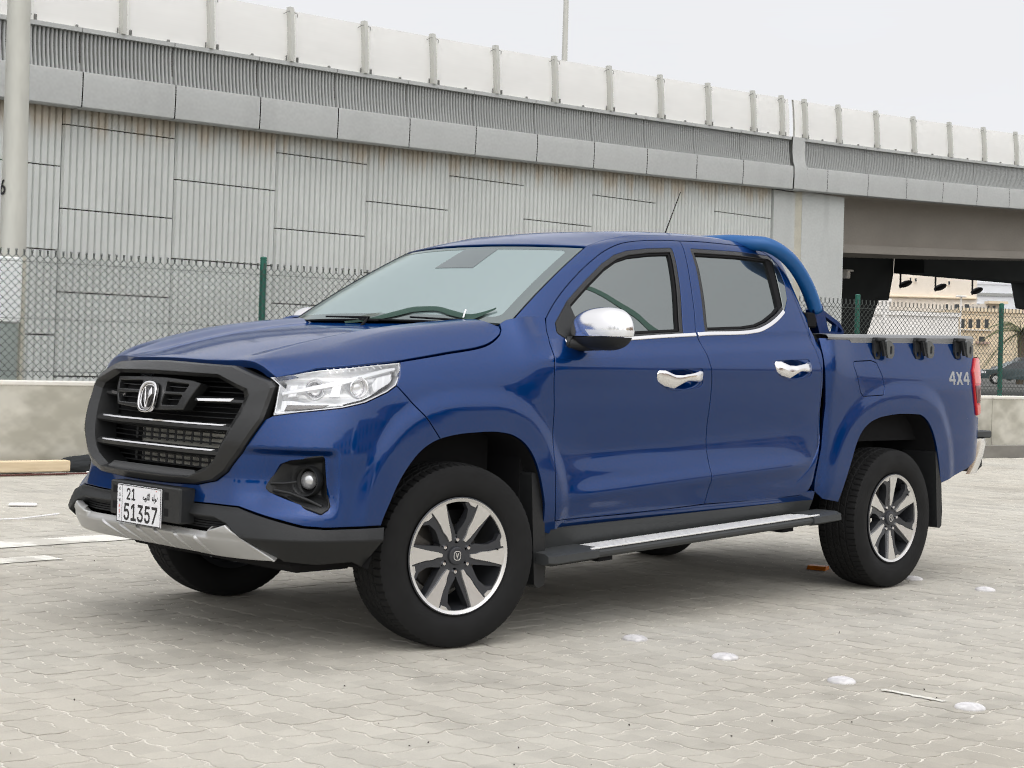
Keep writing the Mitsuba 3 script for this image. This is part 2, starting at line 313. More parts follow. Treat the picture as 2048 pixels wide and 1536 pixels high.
for z in (0.93, 1.42, 1.95):
    add('tension_wire', WF(tube([(-6, FO - 0.045, z), (8, FO - 0.045, z), (21, FO - 0.045, z)], 0.003, 5)), 'fence_wire', fn_, smooth=True)

# ---- overpass ramp: frame t along it, h up, o away from the camera
OA = math.radians(0.85)
OD, ON = np.array([math.cos(OA), math.sin(OA), 0]), np.array([-math.sin(OA), math.cos(OA), 0])
OP = np.array([9.051, 21.26, 0.0])
def OV(m): return axes(m, OD, ON, (0, 0, 1), OP)
def zc(t): return 5.50 + 0.0135 * t + 0.00047 * t * t             # underside of the cornice along the ramp (m)
op = thing('overpass', 'long grey concrete overpass ramp with ribbed wall panels and a cornice', 'bridge')
def strip(profile, t0, t1, n=6, cap=True):
    """profile (o, h above zc) closed polygon swept along t."""
    pf = np.array(profile); ts = np.linspace(t0, t1, n + 1); k = len(pf)
    v = np.vstack([np.c_[np.full(k, t), pf[:, 0], pf[:, 1] + zc(t)] for t in ts])
    f = []
    for a in range(n):
        for b in range(k):
            p0, p1, p2, p3 = a * k + b, a * k + (b + 1) % k, (a + 1) * k + (b + 1) % k, (a + 1) * k + b
            f += [(p0, p1, p2), (p0, p2, p3)]
    m = trimesh.Trimesh(v, f, process=False)
    c = trimesh.creation.triangulate_polygon(Polygon(pf), engine='earcut')
    if cap and len(c[0]) == k:
        f += [tuple(x) for x in c[1]] + [tuple(x[::-1] + n * k) for x in c[1]]
        m = trimesh.Trimesh(v, f, process=False)
    m.fix_normals()
    return m
RIB = 2.41 / 17
def wall_panel(t0, t1, h0, h1, rusty):
    """A precast panel: a plate with raised vertical ribs of trapezoid section, open at the foot of each groove."""
    top = h1 is None
    ms = []
    hh1 = (lambda t: zc(t) + 0.05) if top else (lambda t: h1)
    n = max(1, int(round((t1 - t0) / RIB)))
    w = (t1 - t0 - 0.034) / n
    prof = []
    for i in range(n):
        a = t0 + 0.017 + i * w
        prof += [(a, 0.048), (a + 0.10 * w, 0.048), (a + 0.22 * w, 0.0), (a + 0.88 * w, 0.0), (a + w - 1e-4, 0.048)]
    prof.append((t1 - 0.017, 0.048))
    pf = np.array(prof); k = len(pf)
    lo, hi = h0 + 0.012, np.array([hh1(t) - 0.012 for t in pf[:, 0]])
    v = np.vstack([np.c_[pf, np.full(k, lo)], np.c_[pf, hi], np.c_[pf[:, 0], np.full(k, 0.12), np.full(k, lo)], np.c_[pf[:, 0], np.full(k, 0.12), hi]])
    s = np.arange(k - 1)
    f = np.vstack([np.c_[s, s + 1, s + k + 1], np.c_[s, s + k + 1, s + k], np.c_[s + 2 * k, s + 1, s], np.c_[s + 2 * k, s + 2 * k + 1, s + 1], np.c_[s + k, s + k + 1, s + 3 * k], np.c_[s + k + 1, s + 3 * k + 1, s + 3 * k],
                   [[0, k, 3 * k], [0, 3 * k, 2 * k], [k - 1, 3 * k - 1, 4 * k - 1], [k - 1, 4 * k - 1, 2 * k - 1]]])
    m = trimesh.Trimesh(v, f, process=False)
    return m
def _rustwall(p, n, uv):
    t = (p.x - 9.051) * 0.99989 + (p.y - 21.26) * 0.0148
    top = 5.50 + 0.0135 * t + 0.00047 * t * t
    d = top - p.z
    streak = fbm(t * 5.0, 1.0, p.z * 0.4, 3)
    k = ss(0.75, 0.0, d) * ss(0.38, 0.7, streak) + 0.45 * ss(0.45, 0.0, d)
    b = mi.Color3f(0.57, 0.588, 0.562) * (0.92 + 0.18 * fbm(t * 0.8, 0.0, p.z * 0.8, 4))
    return mix(b, mi.Color3f(0.52, 0.45, 0.35) * (0.85 + 0.3 * noise(t * 11, 0.0, p.z * 3)), dr.clip(k, 0, 0.75))
mat('panel_concrete', two(pr(P_(_rustwall), 0.82, spec=0.22)))
mat('panel_gap', two(pr((0.10, 0.095, 0.09), 0.95)))
EDG = [-6.08, -3.67, -1.25, 1.16, 3.58, 6.0, 8.4, 10.8, 13.2, 15.58, 18.0, 20.4, 22.94]
for c in range(len(EDG) - 1):
    t0, t1 = EDG[c], EDG[c + 1]
    hs = [-0.2, 1.33, 2.88, 4.41] if c % 2 == 0 else [-0.9, 0.58, 2.12, 3.65, 5.19]
    for a, b in zip(hs, hs[1:] + [None]):
        if a < 0: a = -0.05
        if b is None and zc(t0) - a < 0.12: continue
        add('wall_panel', OV(wall_panel(t0, t1, a, b, True)), 'panel_concrete', op)
add('backing', OV(B(-30, 22.95, 0.13, 0.4, -0.1, 5.45)), 'panel_gap', op)
# abutment: smooth concrete, with the stained joint
add('abutment', OV(trimesh.util.concatenate([B(22.95, 23.95, -0.06, 1.2, -0.1, 6.0), B(24.30, 26.40, -0.06, 2.2, -0.1, 6.08)])), 'abutment_concrete', op)
add('abutment_joint', OV(B(23.95, 24.30, -0.045, 1.2, -0.1, 6.05)), 'joint_stain', op)
# cornice: curved smooth panels with joints, then ribbed parapet panels, then the cap
CORN = [(-0.10, -0.045), (-0.40, -0.045), (-0.415, -0.03), (-0.425, 0.12), (-0.432, 0.30), (-0.433, 0.44), (-0.430, 0.56), (-0.422, 0.60), (-0.30, 0.61), (-0.10, 0.61)]
def ribbed(t0, t1):
    n = max(2, int(round((t1 - t0) / 0.086))); w = (t1 - t0 - 0.03) / n
    hs = np.array([0.612, 0.80, 1.00, 1.18, 1.335]); os_ = np.array([-0.335, -0.30, -0.275, -0.265, -0.27])
    pf = []
    for i in range(n):
        a = t0 + 0.015 + i * w
        pf += [(a, 0.075), (a + 0.38 * w, 0.075), (a + 0.48 * w, 0.0), (a + 0.90 * w, 0.0)]
    pf.append((t1 - 0.015, 0.075)); pf = np.array(pf); k = len(pf)
    v = np.vstack([np.c_[pf[:, 0], o + pf[:, 1], h + zc(pf[:, 0])] for o, h in zip(os_, hs)])
    s = np.arange(k - 1); f = []
    for r in range(len(hs) - 1):
        f += [np.c_[s + r * k, s + 1 + r * k, s + 1 + (r + 1) * k], np.c_[s + r * k, s + 1 + (r + 1) * k, s + (r + 1) * k]]
    return trimesh.Trimesh(v, np.vstack(f), process=False)
cj = [t for t in [-6.62 + 1.975 * i for i in range(16)] if t < 23.0] + [23.32]
rj = [23.95, 24.98] + [27.06 + 2.105 * i for i in range(10)]
for js in (cj, rj):
    for a, b in zip(js, js[1:]):
        add('cornice_panel', OV(strip(CORN, a + 0.012, b - 0.012, 3)), 'smooth_concrete', op, smooth=35)
        add('ribbed_panel', OV(ribbed(a, b)), 'rib_concrete', op)
        add('cap', OV(strip([(-0.24, 1.336), (-0.345, 1.336), (-0.35, 1.415), (-0.10, 1.415), (-0.10, 1.336)], a + 0.006, b - 0.006, 3)), 'smooth_concrete', op)
add('parapet_core', OV(cat(strip([(-0.28, 0.03), (-0.19, 1.33), (0.3, 1.33), (0.3, 0.03)], -30, 23.30, 30), strip([(-0.28, 0.03), (-0.19, 1.33), (0.3, 1.33), (0.3, 0.03)], 24.0, 48, 12))), 'panel_gap', op)
add('joint_block', OV(strip([(-0.10, -0.06), (-0.40, -0.06), (-0.44, -0.02), (-0.455, 0.30), (-0.445, 0.58), (-0.40, 0.70), (-0.36, 1.0), (-0.365, 1.42), (-0.10, 1.42)], 23.34, 23.93, 2)), 'smooth_concrete', op, smooth=35)
# deck, girder, second carriageway
add('deck', OV(strip([(-0.10, 0.02), (-0.10, 0.6), (13.0, 0.6), (13.0, 0.02)], -30, 62, 30)), 'girder_concrete', op)
add('girder', OV(strip([(1.1, 0.03), (1.5, -1.35), (1.5, -1.55), (5.6, -1.55), (6.2, 0.03)], 26.3, 62, 14)), 'girder_concrete', op)
add('girder_fascia', OV(strip([(1.35, -1.36), (1.35, -1.62), (1.48, -1.62), (1.48, -1.36)], 26.3, 62, 14)), 'girder_concrete', op)
add('abutment_side', OV(B(26.38, 26.6, 2.2, 13, -0.1, 6.0)), 'deck_shade_concrete', op)
pr_ = thing('bridge_pier', 'dark stepped concrete pier under the deck, left of the bright gap', 'pier')
add('column', OV(axes(extrude([(42.0, -.1), (45.9, -.1), (46.4, 2.3), (47.38, 4.04), (48.18, 4.07), (48.53, 5.30), (48.55, 6.6), (42.0, 6.6)], 0, 1.6), (1, 0, 0), (0, 0, 1), (0, 1, 0), (0, 12, 0))), 'deck_shade_concrete', pr_)
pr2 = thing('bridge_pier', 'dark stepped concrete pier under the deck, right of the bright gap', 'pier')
add('column', OV(axes(extrude([(66, -.1), (61.3, -.1), (60.9, 2.3), (60.42, 4.15), (59.56, 4.19), (59.05, 5.38), (59.05, 6.6), (66, 6.6)], 0, 1.6), (1, 0, 0), (0, 0, 1), (0, 1, 0), (0, 10.4, 0))), 'deck_shade_concrete', pr2)
add('crossbeam', OV(axes(extrude([(48.56, 5.28), (59.04, 5.38), (59.04, 7.2), (48.56, 7.0)], 0, 1.5), (1, 0, 0), (0, 0, 1), (0, 1, 0), (0, 10.5, 0))), 'deck_shade_concrete', op)
mat('lamp_black', two(pr((0.015, 0.015, 0.016), 0.6)))
for t, l in ((48.95, 'left black floodlight hanging under the bridge deck'), (51.9, 'middle black floodlight hanging under the bridge deck'), (55.2, 'right black floodlight hanging under the bridge deck')):
    k = thing('floodlight', l, 'floodlight', 'floodlights hanging under the deck')
    add('bracket', OV(moved(B(-.03, .03, -.03, .03, -.55, .3), (t, 11.9, 5.2))), 'lamp_black', k)
    m = trimesh.creation.icosphere(subdivisions=3); m.vertices = m.vertices * [0.46, 0.2, 0.13]
    add('head', OV(moved(turned(m, -17, [0, 1, 0]), (t + 0.42, 11.9, 4.86))), 'lamp_black', k, smooth=40)
# ---- noise barrier on the parapet
nb = thing('noise_barrier', 'white noise barrier of tall panels between curved grey posts', 'barrier')
def bh(t): return (7.0 - 5.525) + 0 * t
PT = [-5.6, -3.66, -1.73] + [0.22 + 1.945 * i for i in range(12)] + [22.93]
PR = [24.02, 25.70, 27.68] + [29.75 + 2.13 * i for i in range(9)]
def bar_panel(t0, t1):
    hs = np.linspace(0, 1.07, 7); o = -0.27 + 0.10 * (hs / 1.2) ** 2 * 1.0
    pf = [(a, b + 1.41) for a, b in zip(o, hs)] + [(a + 0.06, b + 1.41) for a, b in zip(o[::-1], hs[::-1])]
    return strip(pf, t0, t1, 2)
def bar_post(t):
    hs = np.linspace(0.0, 1.115, 8); o = -0.275 + 0.10 * (hs / 1.2) ** 2
    c = np.c_[o, hs + 1.415]
    def sweep(w0, w1, d0, d1):
        v = np.vstack([[(t + w0, a + d0, h + zc(t)), (t + w1, a + d0, h + zc(t)), (t + w1, a + d1, h + zc(t)), (t + w0, a + d1, h + zc(t))] for a, h in c])
        n = len(c); f = []
        for i in range(n - 1):
            for b in range(4):
                f += [(i * 4 + b, i * 4 + (b + 1) % 4, (i + 1) * 4 + (b + 1) % 4), (i * 4 + b, (i + 1) * 4 + (b + 1) % 4, (i + 1) * 4 + b)]
        f += [(0, 2, 1), (0, 3, 2), (4 * n - 4, 4 * n - 3, 4 * n - 2), (4 * n - 4, 4 * n - 2, 4 * n - 1)]
        m = trimesh.Trimesh(v, f, process=False); m.fix_normals(); return m
    return sweep(-0.085, 0.0, -0.125, 0.0), sweep(0.0, 0.09, -0.045, 0.0)
for P in (PT, PR):
    for i, t in enumerate(P):
        a, b = bar_post(t)
        k = add('post', OV(a), 'barrier_post', nb)
        add('face_plate', OV(b), 'barrier_plate', k)
        bl = [moved(trimesh.creation.icosphere(subdivisions=1, radius=0.013), (t + 0.045, -0.32 + 0.1 * (h / 1.2) ** 2, zc(t) + 1.415 + h)) for h in (0.1, 0.38, 0.66, 0.94)]
        bl += [B(t + d - .008, t + d + .008, -0.31, -0.29, zc(t) + 1.415, zc(t) + 1.53) for d in (-0.13, 0.13, 0.16)]
        bl += [tube([(t - 0.08, -0.30, zc(t) + 2.44), (t - 0.14, -0.30, zc(t) + 2.42), (t - 0.2, -0.25, zc(t) + 2.37)], 0.007, 5), tube([(t + 0.06, -0.26, zc(t) + 2.44), (t + 0.13, -0.27, zc(t) + 2.42), (t + 0.16, -0.24, zc(t) + 2.36)], 0.007, 5)]
        tag(add('fastener', OV(cat(bl)), 'bolt_grey', k), kind='stuff')
        if i + 1 < len(P):
            add('barrier_panel', OV(bar_panel(t + 0.02, P[i + 1] - 0.02)), 'barrier_white', nb)
            tm = t + 0.5 * (P[i + 1] - t)
            add('anchor', OV(moved(trimesh.creation.icosphere(subdivisions=1, radius=0.03), (tm, -0.30, zc(tm) + 1.44))), 'bolt_grey', nb)
add('barrier_panel', OV(bar_panel(22.96, 23.30)), 'barrier_white', nb)
add('barrier_panel', OV(bar_panel(23.55, 23.99)), 'barrier_white', nb)
# ---- poles
lp = thing('street_pole', 'tall tapered galvanised pole at the left edge, behind the fence', 'pole')
pts = np.array([(3.675, 10.15, 0.0), (3.645, 10.15, 4.0), (3.63, 10.15, 9.0)])
def pole(p0, p1, r0, r1, n=24, seg=30):
    z = np.linspace(0, 1, seg)[:, None]; return tube(np.array(p0) * (1 - z) + np.array(p1) * z, np.linspace(r0, r1, seg), n)
add('shaft', pole((3.632, 10.15, 0), (3.525, 10.15, 9.5), 0.150, 0.088, 28, 40), 'galvanised', lp, smooth=50)
for z in (5.1, 4.6, 4.05, 3.75, 3.45):
    add('strap', moved(trimesh.creation.cylinder(0.1185 + (5.1 - z) * .0065, 0.012, sections=28), (3.632 - z * .01126, 10.15, z)), 'galvanised', lp, smooth=30)
lp2 = thing('lamp_post', 'slim grey lamp post rising behind the noise barrier', 'lamp post')
b0 = OP + OD * 26.05 + ON * 11.0
add('shaft', pole((*b0[:2], zc(26.05)), (*b0[:2], 17), 0.115, 0.075, 16, 12), 'barrier_post', lp2, smooth=50)
m6 = meshkit.text_mesh('6', .15, .002, True); c6 = np.array([3.593, 10.15]); r6 = .1305
vd = math.atan2(CAM[1] - 10.15, CAM[0] - 3.593)                     # the bearing of the car park seen from the pole
a6 = vd - math.radians(72) + (m6.vertices[:, 0] - .05) / r6
m6.vertices = np.c_[c6[0] + (r6 + m6.vertices[:, 2]) * np.cos(a6), c6[1] + (r6 + m6.vertices[:, 2]) * np.sin(a6), 2.74 + m6.vertices[:, 1]]
mat('number_ink', two(pr((0.015, 0.015, 0.015), 0.6))); add('number', m6, 'number_ink', lp)
cb = thing('electrical_cabinet', 'white and grey electrical cabinet behind the fence at the left edge', 'cabinet')
mat('cabinet_white', two(pr((0.74, 0.76, 0.75), 0.5)))
mat('cabinet_grey', two(pr((0.30, 0.34, 0.32), 0.6)))
def AT(px, d): return CAM + d * px
add('housing', axes(rbox(-1.3, 0, 0, 0.5, 1.39, 2.06, 0.015), OD, ON, (0, 0, 1), (3.42, 9.55, 0)), 'cabinet_white', cb)
add('plinth', axes(rbox(-1.28, -0.02, 0.02, 0.48, -0.05, 1.385, 0.01), OD, ON, (0, 0, 1), (3.42, 9.55, 0)), 'cabinet_grey', cb)
add('trim', axes(B(0.002, 0.03, 0.0, 0.05, 0.0, 2.06), OD, ON, (0, 0, 1), (3.42, 9.55, 0)), 'joint_stain', cb)
# ================================================================ THE TRUCK (x: rearwards, -y: the near side, z: up; front axle at x = 0)
WB, HUBZ, TYR = 3.18, 0.381, 0.3815
# plan curve of the body: half a superellipse round the nose, then the flank at 0.93
NOSE = np.array([(-1.7181, -0.95200, 0.00000), (-1.6675, -0.95196, -0.04425), (-1.6169, -0.95174, -0.08872), (-1.5662, -0.95119, -0.13339), (-1.5156, -0.95018, -0.17818), (-1.4650, -0.94857, -0.22308), (-1.4144, -0.94623, -0.26814), (-1.3637, -0.94303, -0.31341), (-1.3131, -0.93877, -0.35902), (-1.2625, -0.93326, -0.40518), (-1.2119, -0.92611, -0.45276), (-1.1612, -0.91676, -0.50247), (-1.1106, -0.90521, -0.55193), (-1.0600, -0.89108, -0.60103), (-1.0094, -0.87389, -0.64952), (-0.9587, -0.85312, -0.69701), (-0.9081, -0.82819, -0.74282), (-0.8575, -0.79864, -0.78589), (-0.8069, -0.76435, -0.82477), (-0.7562, -0.72587, -0.85788), (-0.7056, -0.68429, -0.88416), (-0.6550, -0.64078, -0.90353), (-0.6044, -0.59597, -0.91671), (-0.5537, -0.54988, -0.92477), (-0.5031, -0.50214, -0.92878), (-0.4525, -0.45246, -0.92996), (-0.4019, -0.40187, -0.93000), (-0.3512, -0.35125, -0.93000), (-0.3006, -0.30062, -0.93000), (-0.2500, -0.25000, -0.93000)])
SC = NOSE[0, 0]                                                    # s at the centre of the nose; s equals x along the flank
_ns, _nx, _ny = np.r_[NOSE[:, 0], np.linspace(-0.15, 4.4, 40)], np.r_[NOSE[:, 1], np.linspace(-0.15, 4.4, 40)], np.r_[NOSE[:, 2], np.full(40, -0.93)]
_sg = np.linspace(SC, 4.32, 1600)
_pxs, _pys = PchipInterpolator(_ns, _nx)(_sg), PchipInterpolator(_ns, _ny)(_sg)
def _smooth(a, k=25):
    return np.convolve(np.pad(a, k, mode='reflect', reflect_type='odd'), np.hanning(2 * k + 1) / np.hanning(2 * k + 1).sum(), 'valid')
_pxs, _pys = _smooth(_pxs), _smooth(_pys); _pys[0] = 0
_tx, _ty = np.gradient(_pxs), np.gradient(_pys); _l = np.hypot(_tx, _ty); _tx, _ty = _tx / _l, _ty / _l
# outward offset from that curve: rows are stations s, columns heights z
ZN = [0.20, 0.30, 0.36, 0.42, 0.47, 0.52, 0.60, 0.70, 0.80, 0.90, 1.00, 1.08, 1.14, 1.18, 1.22, 1.26, 1.30, 1.35, 1.40, 1.50]
OFF = [
 (-1.90, [-.20, -.14, -.09, -.02, .012, .02, .012, .005, .005, .000, -.012, -.035, -.060, -.085, -.12, -.16, -.2, -.25, -.3, -.4]),
 (-1.30, [-.20, -.14, -.09, -.02, .012, .02, .012, .005, .005, .000, -.015, -.040, -.070, -.100, -.14, -.18, -.22, -.27, -.32, -.42]),
 (-0.95, [-.10, -.06, -.035, -.005, .008, .012, .006, .000, .006, .000, -.020, -.045, -.080, -.110, -.15, -.19, -.23, -.28, -.33, -.43]),
 (-0.60, [-.05, -.03, -.02, -.010, -.004, .000, .000, .000, .002, -.004, -.018, -.040, -.070, -.095, -.125, -.16, -.20, -.25, -.30, -.40]),
 (-0.20, [-.04, -.03, -.025, -.020, -.015, -.012, -.010, -.010, -.010, -.008, -.010, -.022, -.042, -.062, -.092, -.13, -.17, -.22, -.27, -.37]),
 (0.20, [-.07, -.06, -.055, -.045, -.035, -.025, -.015, -.012, -.012, -.008, -.004, -.010, -.022, -.036, -.058, -.085, -.115, -.150, -.19, -.27]),
 (0.55, [-.09, -.08, -.072, -.060, -.046, -.026, -.008, -.006, -.012, -.006, .004, 0.010, 0.016, 0.019, 0.020, 0.018, 0.012, 0.004, -0.006, -0.040]),
 (1.00, [-.10, -.09, -.080, -.066, -.050, -.028, -.002, .000, -.012, -.006, .006, 0.013, 0.019, 0.022, 0.023, 0.021, 0.015, 0.007, -0.006, -0.040]),
 (1.60, [-.10, -.09, -.080, -.066, -.050, -.028, -.004, .004, -.004, -.004, .006, 0.015, 0.021, 0.024, 0.025, 0.023, 0.017, 0.009, -0.006, -0.040]),
 (2.20, [-.10, -.09, -.080, -.066, -.050, -.028, -.008, -.004, -.004, -.002, .006, 0.015, 0.021, 0.025, 0.025, 0.024, 0.018, 0.009, -0.006, -0.040]),
 (2.47, [-.10, -.09, -.080, -.066, -.050, -.030, -.014, -.008, -.006, -.004, .002, 0.012, 0.018, 0.021, 0.022, 0.020, 0.014, 0.006, -0.006, -0.040]),
 (2.80, [-.10, -.085, -.07, -.055, -.040, -.026, -.014, -.010, -.008, -.004, .000, .002, .002, -.002, -.010, -.018, -.026, -.036, -.046, -.07]),
 (3.30, [-.10, -.085, -.07, -.055, -.040, -.026, -.014, -.010, -.010, -.006, .002, .004, .002, -.004, -.012, -.020, -.028, -.038, -.048, -.07]),
 (3.75, [-.10, -.085, -.07, -.055, -.042, -.030, -.020, -.015, -.012, -.010, -.006, -.006, -.008, -.013, -.020, -.028, -.035, -.044, -.052, -.07]),
 (4.03, [-.12, -.10, -.085, -.070, -.058, -.048, -.040, -.034, -.030, -.028, -.026, -.026, -.028, -.033, -.038, -.045, -.051, -.058, -.066, -.08]),
 (4.165, [-.17, -.15, -.135, -.120, -.108, -.098, -.090, -.085, -.082, -.080, -.080, -.080, -.082, -.086, -.090, -.096, -.102, -.110, -.12, -.14]),
 (4.32, [-.30, -.28, -.27, -.26, -.25, -.24, -.235, -.23, -.23, -.23, -.23, -.23, -.23, -.23, -.235, -.24, -.245, -.25, -.26, -.28])]
_zg = np.linspace(0.20, 1.50, 261)
_rows = np.array([PchipInterpolator(ZN, r)(_zg) for _, r in OFF])
_rows = np.array([_smooth(r, 4) for r in _rows])
_off = PchipInterpolator([s for s, _ in OFF], _rows, axis=0)(np.clip(_sg, -1.9, 4.32))
from scipy.ndimage import gaussian_filter1d, map_coordinates, spline_filter
_off = gaussian_filter1d(_off, 14, axis=0)
ARCH_F = [(-0.50, 0.36), (-0.478, 0.50), (-0.45, 0.62), (-0.40, 0.73), (-0.32, 0.82), (-0.20, 0.877), (-0.05, 0.897), (0.10, 0.897), (0.22, 0.87), (0.32, 0.80), (0.385, 0.70), (0.42, 0.58), (0.44, 0.45), (0.445, 0.33)]
ARCH_R = [(2.63, 0.36), (2.665, 0.55), (2.71, 0.70), (2.78, 0.81), (2.90, 0.89), (3.05, 0.935), (3.20, 0.95), (3.36, 0.945), (3.47, 0.91), (3.55, 0.83), (3.60, 0.72), (3.625, 0.58), (3.635, 0.45), (3.64, 0.33)]
def smooth_line(p, n=60, k=True):
    p = np.asarray(p, float); t = np.r_[0, np.cumsum(np.linalg.norm(np.diff(p, axis=0), axis=1))]
    return PchipInterpolator(t, p, axis=0)(np.linspace(0, t[-1], n))
def _dist(s, z, line):
    l = smooth_line(line, 50); a, b = l[:-1], l[1:]; d = np.full(np.shape(s), 9.0)
    for p, q in zip(a, b):
        e = q - p; t = np.clip(((s - p[0]) * e[0] + (z - p[1]) * e[1]) / (e @ e), 0, 1)
        d = np.minimum(d, np.hypot(s - p[0] - t * e[0], z - p[1] - t * e[1]))
    return d
def sst(a, b, x):
    t = np.clip((x - a) / (b - a), 0, 1); return t * t * (3 - 2 * t)
_S, _Z = np.meshgrid(_sg, _zg, indexing='ij')
_off = _off + 0.019 * sst(0.18, 0.09, _dist(_S, _Z, ARCH_F)) * sst(-.78, -.40, _S) * sst(0.25, 0.4, _Z) + 0.015 * sst(0.19, 0.09, _dist(_S, _Z, ARCH_R)) * sst(0.25, 0.4, _Z)
_kz = 1.178 + 0.012 * (_S - 1.5)                                     # the shoulder crease of the doors
_off = _off - 0.29 * sst(.30, .62, _S) * sst(2.56, 2.40, _S) * 0.005 * np.logaddexp(0, (_Z - _kz) / 0.005)
# sculpted lower doors: a crest that climbs rearwards and a shallow scoop above it
_c = 0.60 + 0.055 * (_S - 0.5)
_w = sst(0.5, 0.75, _S) * sst(2.45, 2.15, _S)
_off = _off + _w * (0.019 * np.exp(-((_Z - _c) / 0.045) ** 2) - 0.012 * np.exp(-((_Z - _c - 0.17) / 0.09) ** 2))
def _grid(a, s, z=None):
    i = np.clip((np.asarray(s, float) - _sg[0]) / (_sg[1] - _sg[0]), 0, len(_sg) - 1)
    if z is None: return np.interp(i, np.arange(len(_sg)), a)
    j = np.clip((np.asarray(z, float) - _zg[0]) / (_zg[1] - _zg[0]), 0, len(_zg) - 1)
    return map_coordinates(a, [i, j], order=3, mode='nearest', prefilter=False)
# the shelf and pocket round the fog lamps
_off = _off - 0.034 * sst(.832, .796, _Z) * sst(.560, .655, _Z) * sst(-.680, -.735, _S) * sst(-1.14, -.98, _S)
_u_ = _S - SC
_off = _off + sst(.25, .50, _u_) * sst(1.15, .75, _u_) * (0.016 * sst(.72, .55, _Z) - 0.026 * sst(.80, 1.02, _Z))
_pre = spline_filter(_off, order=3)
def BODY(s, z, o=0.0):
    """The skin of the near flank and nose at (s, z), pushed out by o."""
    s, z = np.asarray(s, float), np.asarray(z, float)
    ex = np.minimum(s - _sg[0], 0)                                # past the centre of the nose: mirror
    s2 = np.where(s < _sg[0], 2 * _sg[0] - s, s)
    k = _grid(_pre, s2, z) + o
    x, y, tx, ty = _grid(_pxs, s2), _grid(_pys, s2), _grid(_tx, s2), _grid(_ty, s2)
    y2 = y - tx * k * 1.0
    x2 = x + ty * k
    return np.stack([x2, np.where(s < _sg[0], -y2, y2), z], -1)
# greenhouse: cross-sections between the belt and the crown of the roof
_Q = np.array([0, .13, .27, .42, .55, .68, .79, .86, .915, .955, .98, .994, 1.0])
_YQ = np.array([.890, .862, .832, .797, .765, .730, .697, .668, .620, .530, .390, .20, 0.0])
def zbelt(x): return np.interp(x, [0.2, 1.0, 1.47, 1.9, 2.5], [1.285, 1.311, 1.338, 1.362, 1.385])
_zr = PchipInterpolator([0.2, 0.7, 0.95, 1.3, 1.6, 1.9, 2.2, 2.35, 2.6], [1.58, 1.712, 1.785, 1.842, 1.862, 1.872, 1.868, 1.855, 1.80])
_yt = PchipInterpolator([0.2, 0.6, 1.0, 1.5, 2.0, 2.3, 2.6], [.955, .975, .99, 1.0, .995, .985, .96])
_yq = PchipInterpolator(_Q, _YQ); _qy = PchipInterpolator(_YQ[::-1], _Q[::-1])
def CAB(x, z, o=0.0):
    """Side of the greenhouse; below the belt it runs on as BODY."""
    x, z = np.asarray(x, float), np.asarray(z, float)
    zb = zbelt(x); q = (z - zb) / (_zr(x) - zb)
    g = _yq(np.clip(q, 0, 0.985)) * _yt(x)
    b = -BODY(x, np.minimum(z, 1.49))[..., 1]
    w = sst(-0.10, 0.04, z - zb)
    return np.stack([x, -(b * (1 - w) + g * w) - o, z], -1)
def ROOF(x, y, o=0.0):
    x, y = np.asarray(x, float), np.asarray(y, float)
    zb = zbelt(x); q = _qy(np.clip(np.abs(y) / _yt(x), 0, 0.889))
    return np.stack([x, y, zb + q * (_zr(x) - zb) + o], -1)
# windscreen: between a base curve and a head curve, v from 0 to 1, u from -1 (near side) to 1
def SCREEN(u, v, o=0.0):
    u, v = np.asarray(u, float), np.asarray(v, float)
    b = np.stack([0.33 - 0.17 * (1 - u * u), 0.79 * u, 1.352 + 0.012 * (1 - u * u)], -1)
    t = np.stack([0.945 - 0.15 * (1 - u * u), 0.645 * u, 1.728 + 0.012 * (1 - u * u)], -1)
    p = b + (t - b) * v[..., None]
    n = np.stack([-0.5 + 0 * u, 0.18 * u, 0.85 + 0 * u], -1)
    return p + n * (o + 0.012 * 4 * v * (1 - v))[..., None] if np.ndim(v) else p
# bonnet: crowned sheet with two shoulders
_he = CubicSpline([-0.96, -0.885, -0.80, -0.6, -0.3, 0.0, 0.3], [1.120, 1.160, 1.183, 1.228, 1.286, 1.327, 1.355])
def HOOD(x, y, o=0.0):
    x, y = np.asarray(x, float), np.asarray(y, float); a = np.abs(y)
    xc = x + 0.10 * (np.clip(a, 0, .8) / 0.75) ** 2 * -1.0
    z = _he(np.clip(xc, -0.97, 0.3))
    k = sst(-0.95, -0.55, x)
    rid = 0.5 + 0.09 * (x + 0.4)
    z = z + k * (0.024 * sst(rid - 0.12, rid + 0.04, a) - 0.002) - 0.030 * (a / 0.75) ** 2 * sst(-.2, -.9, x)
    edge = np.clip((a - (0.60 + 0.06 * k)) / 0.2, 0, 1.4)
    z = z - 0.125 * edge ** 2
    return np.stack([x, y, z + o], -1)
# ---- materials of the truck
def _paint():                                                       # clear coat over blue, with blue metal flake
    return {'type': 'blendbsdf', 'weight': 0.18,
            'bsdf_0': {'type': 'roughplastic', 'distribution': 'ggx', 'alpha': 0.004, 'int_ior': 1.6, 'diffuse_reflectance': rgb((0.0005, 0.022, 0.108)), 'nonlinear': True},
            'bsdf_1': {'type': 'roughconductor', 'alpha': 0.22, 'distribution': 'ggx', 'material': 'none', 'specular_reflectance': rgb((0.001, 0.15, 0.70))}}
mat('blue_paint', two(_paint()))
mat('bar_paint', two(pr((0.002, 0.085, 0.27), 0.34, 0.15, clearcoat=0.5)))
mat('black_plastic', two(pr(P_(lambda p, n, uv: mi.Color3f(0.016, 0.017, 0.018) * (0.9 + 0.2 * noise(p.x * 400, p.y * 400, p.z * 400))), 0.45, spec=0.35)))
mat('grille_grey', two(pr((0.015, 0.0155, 0.016), 0.33, spec=0.5)))
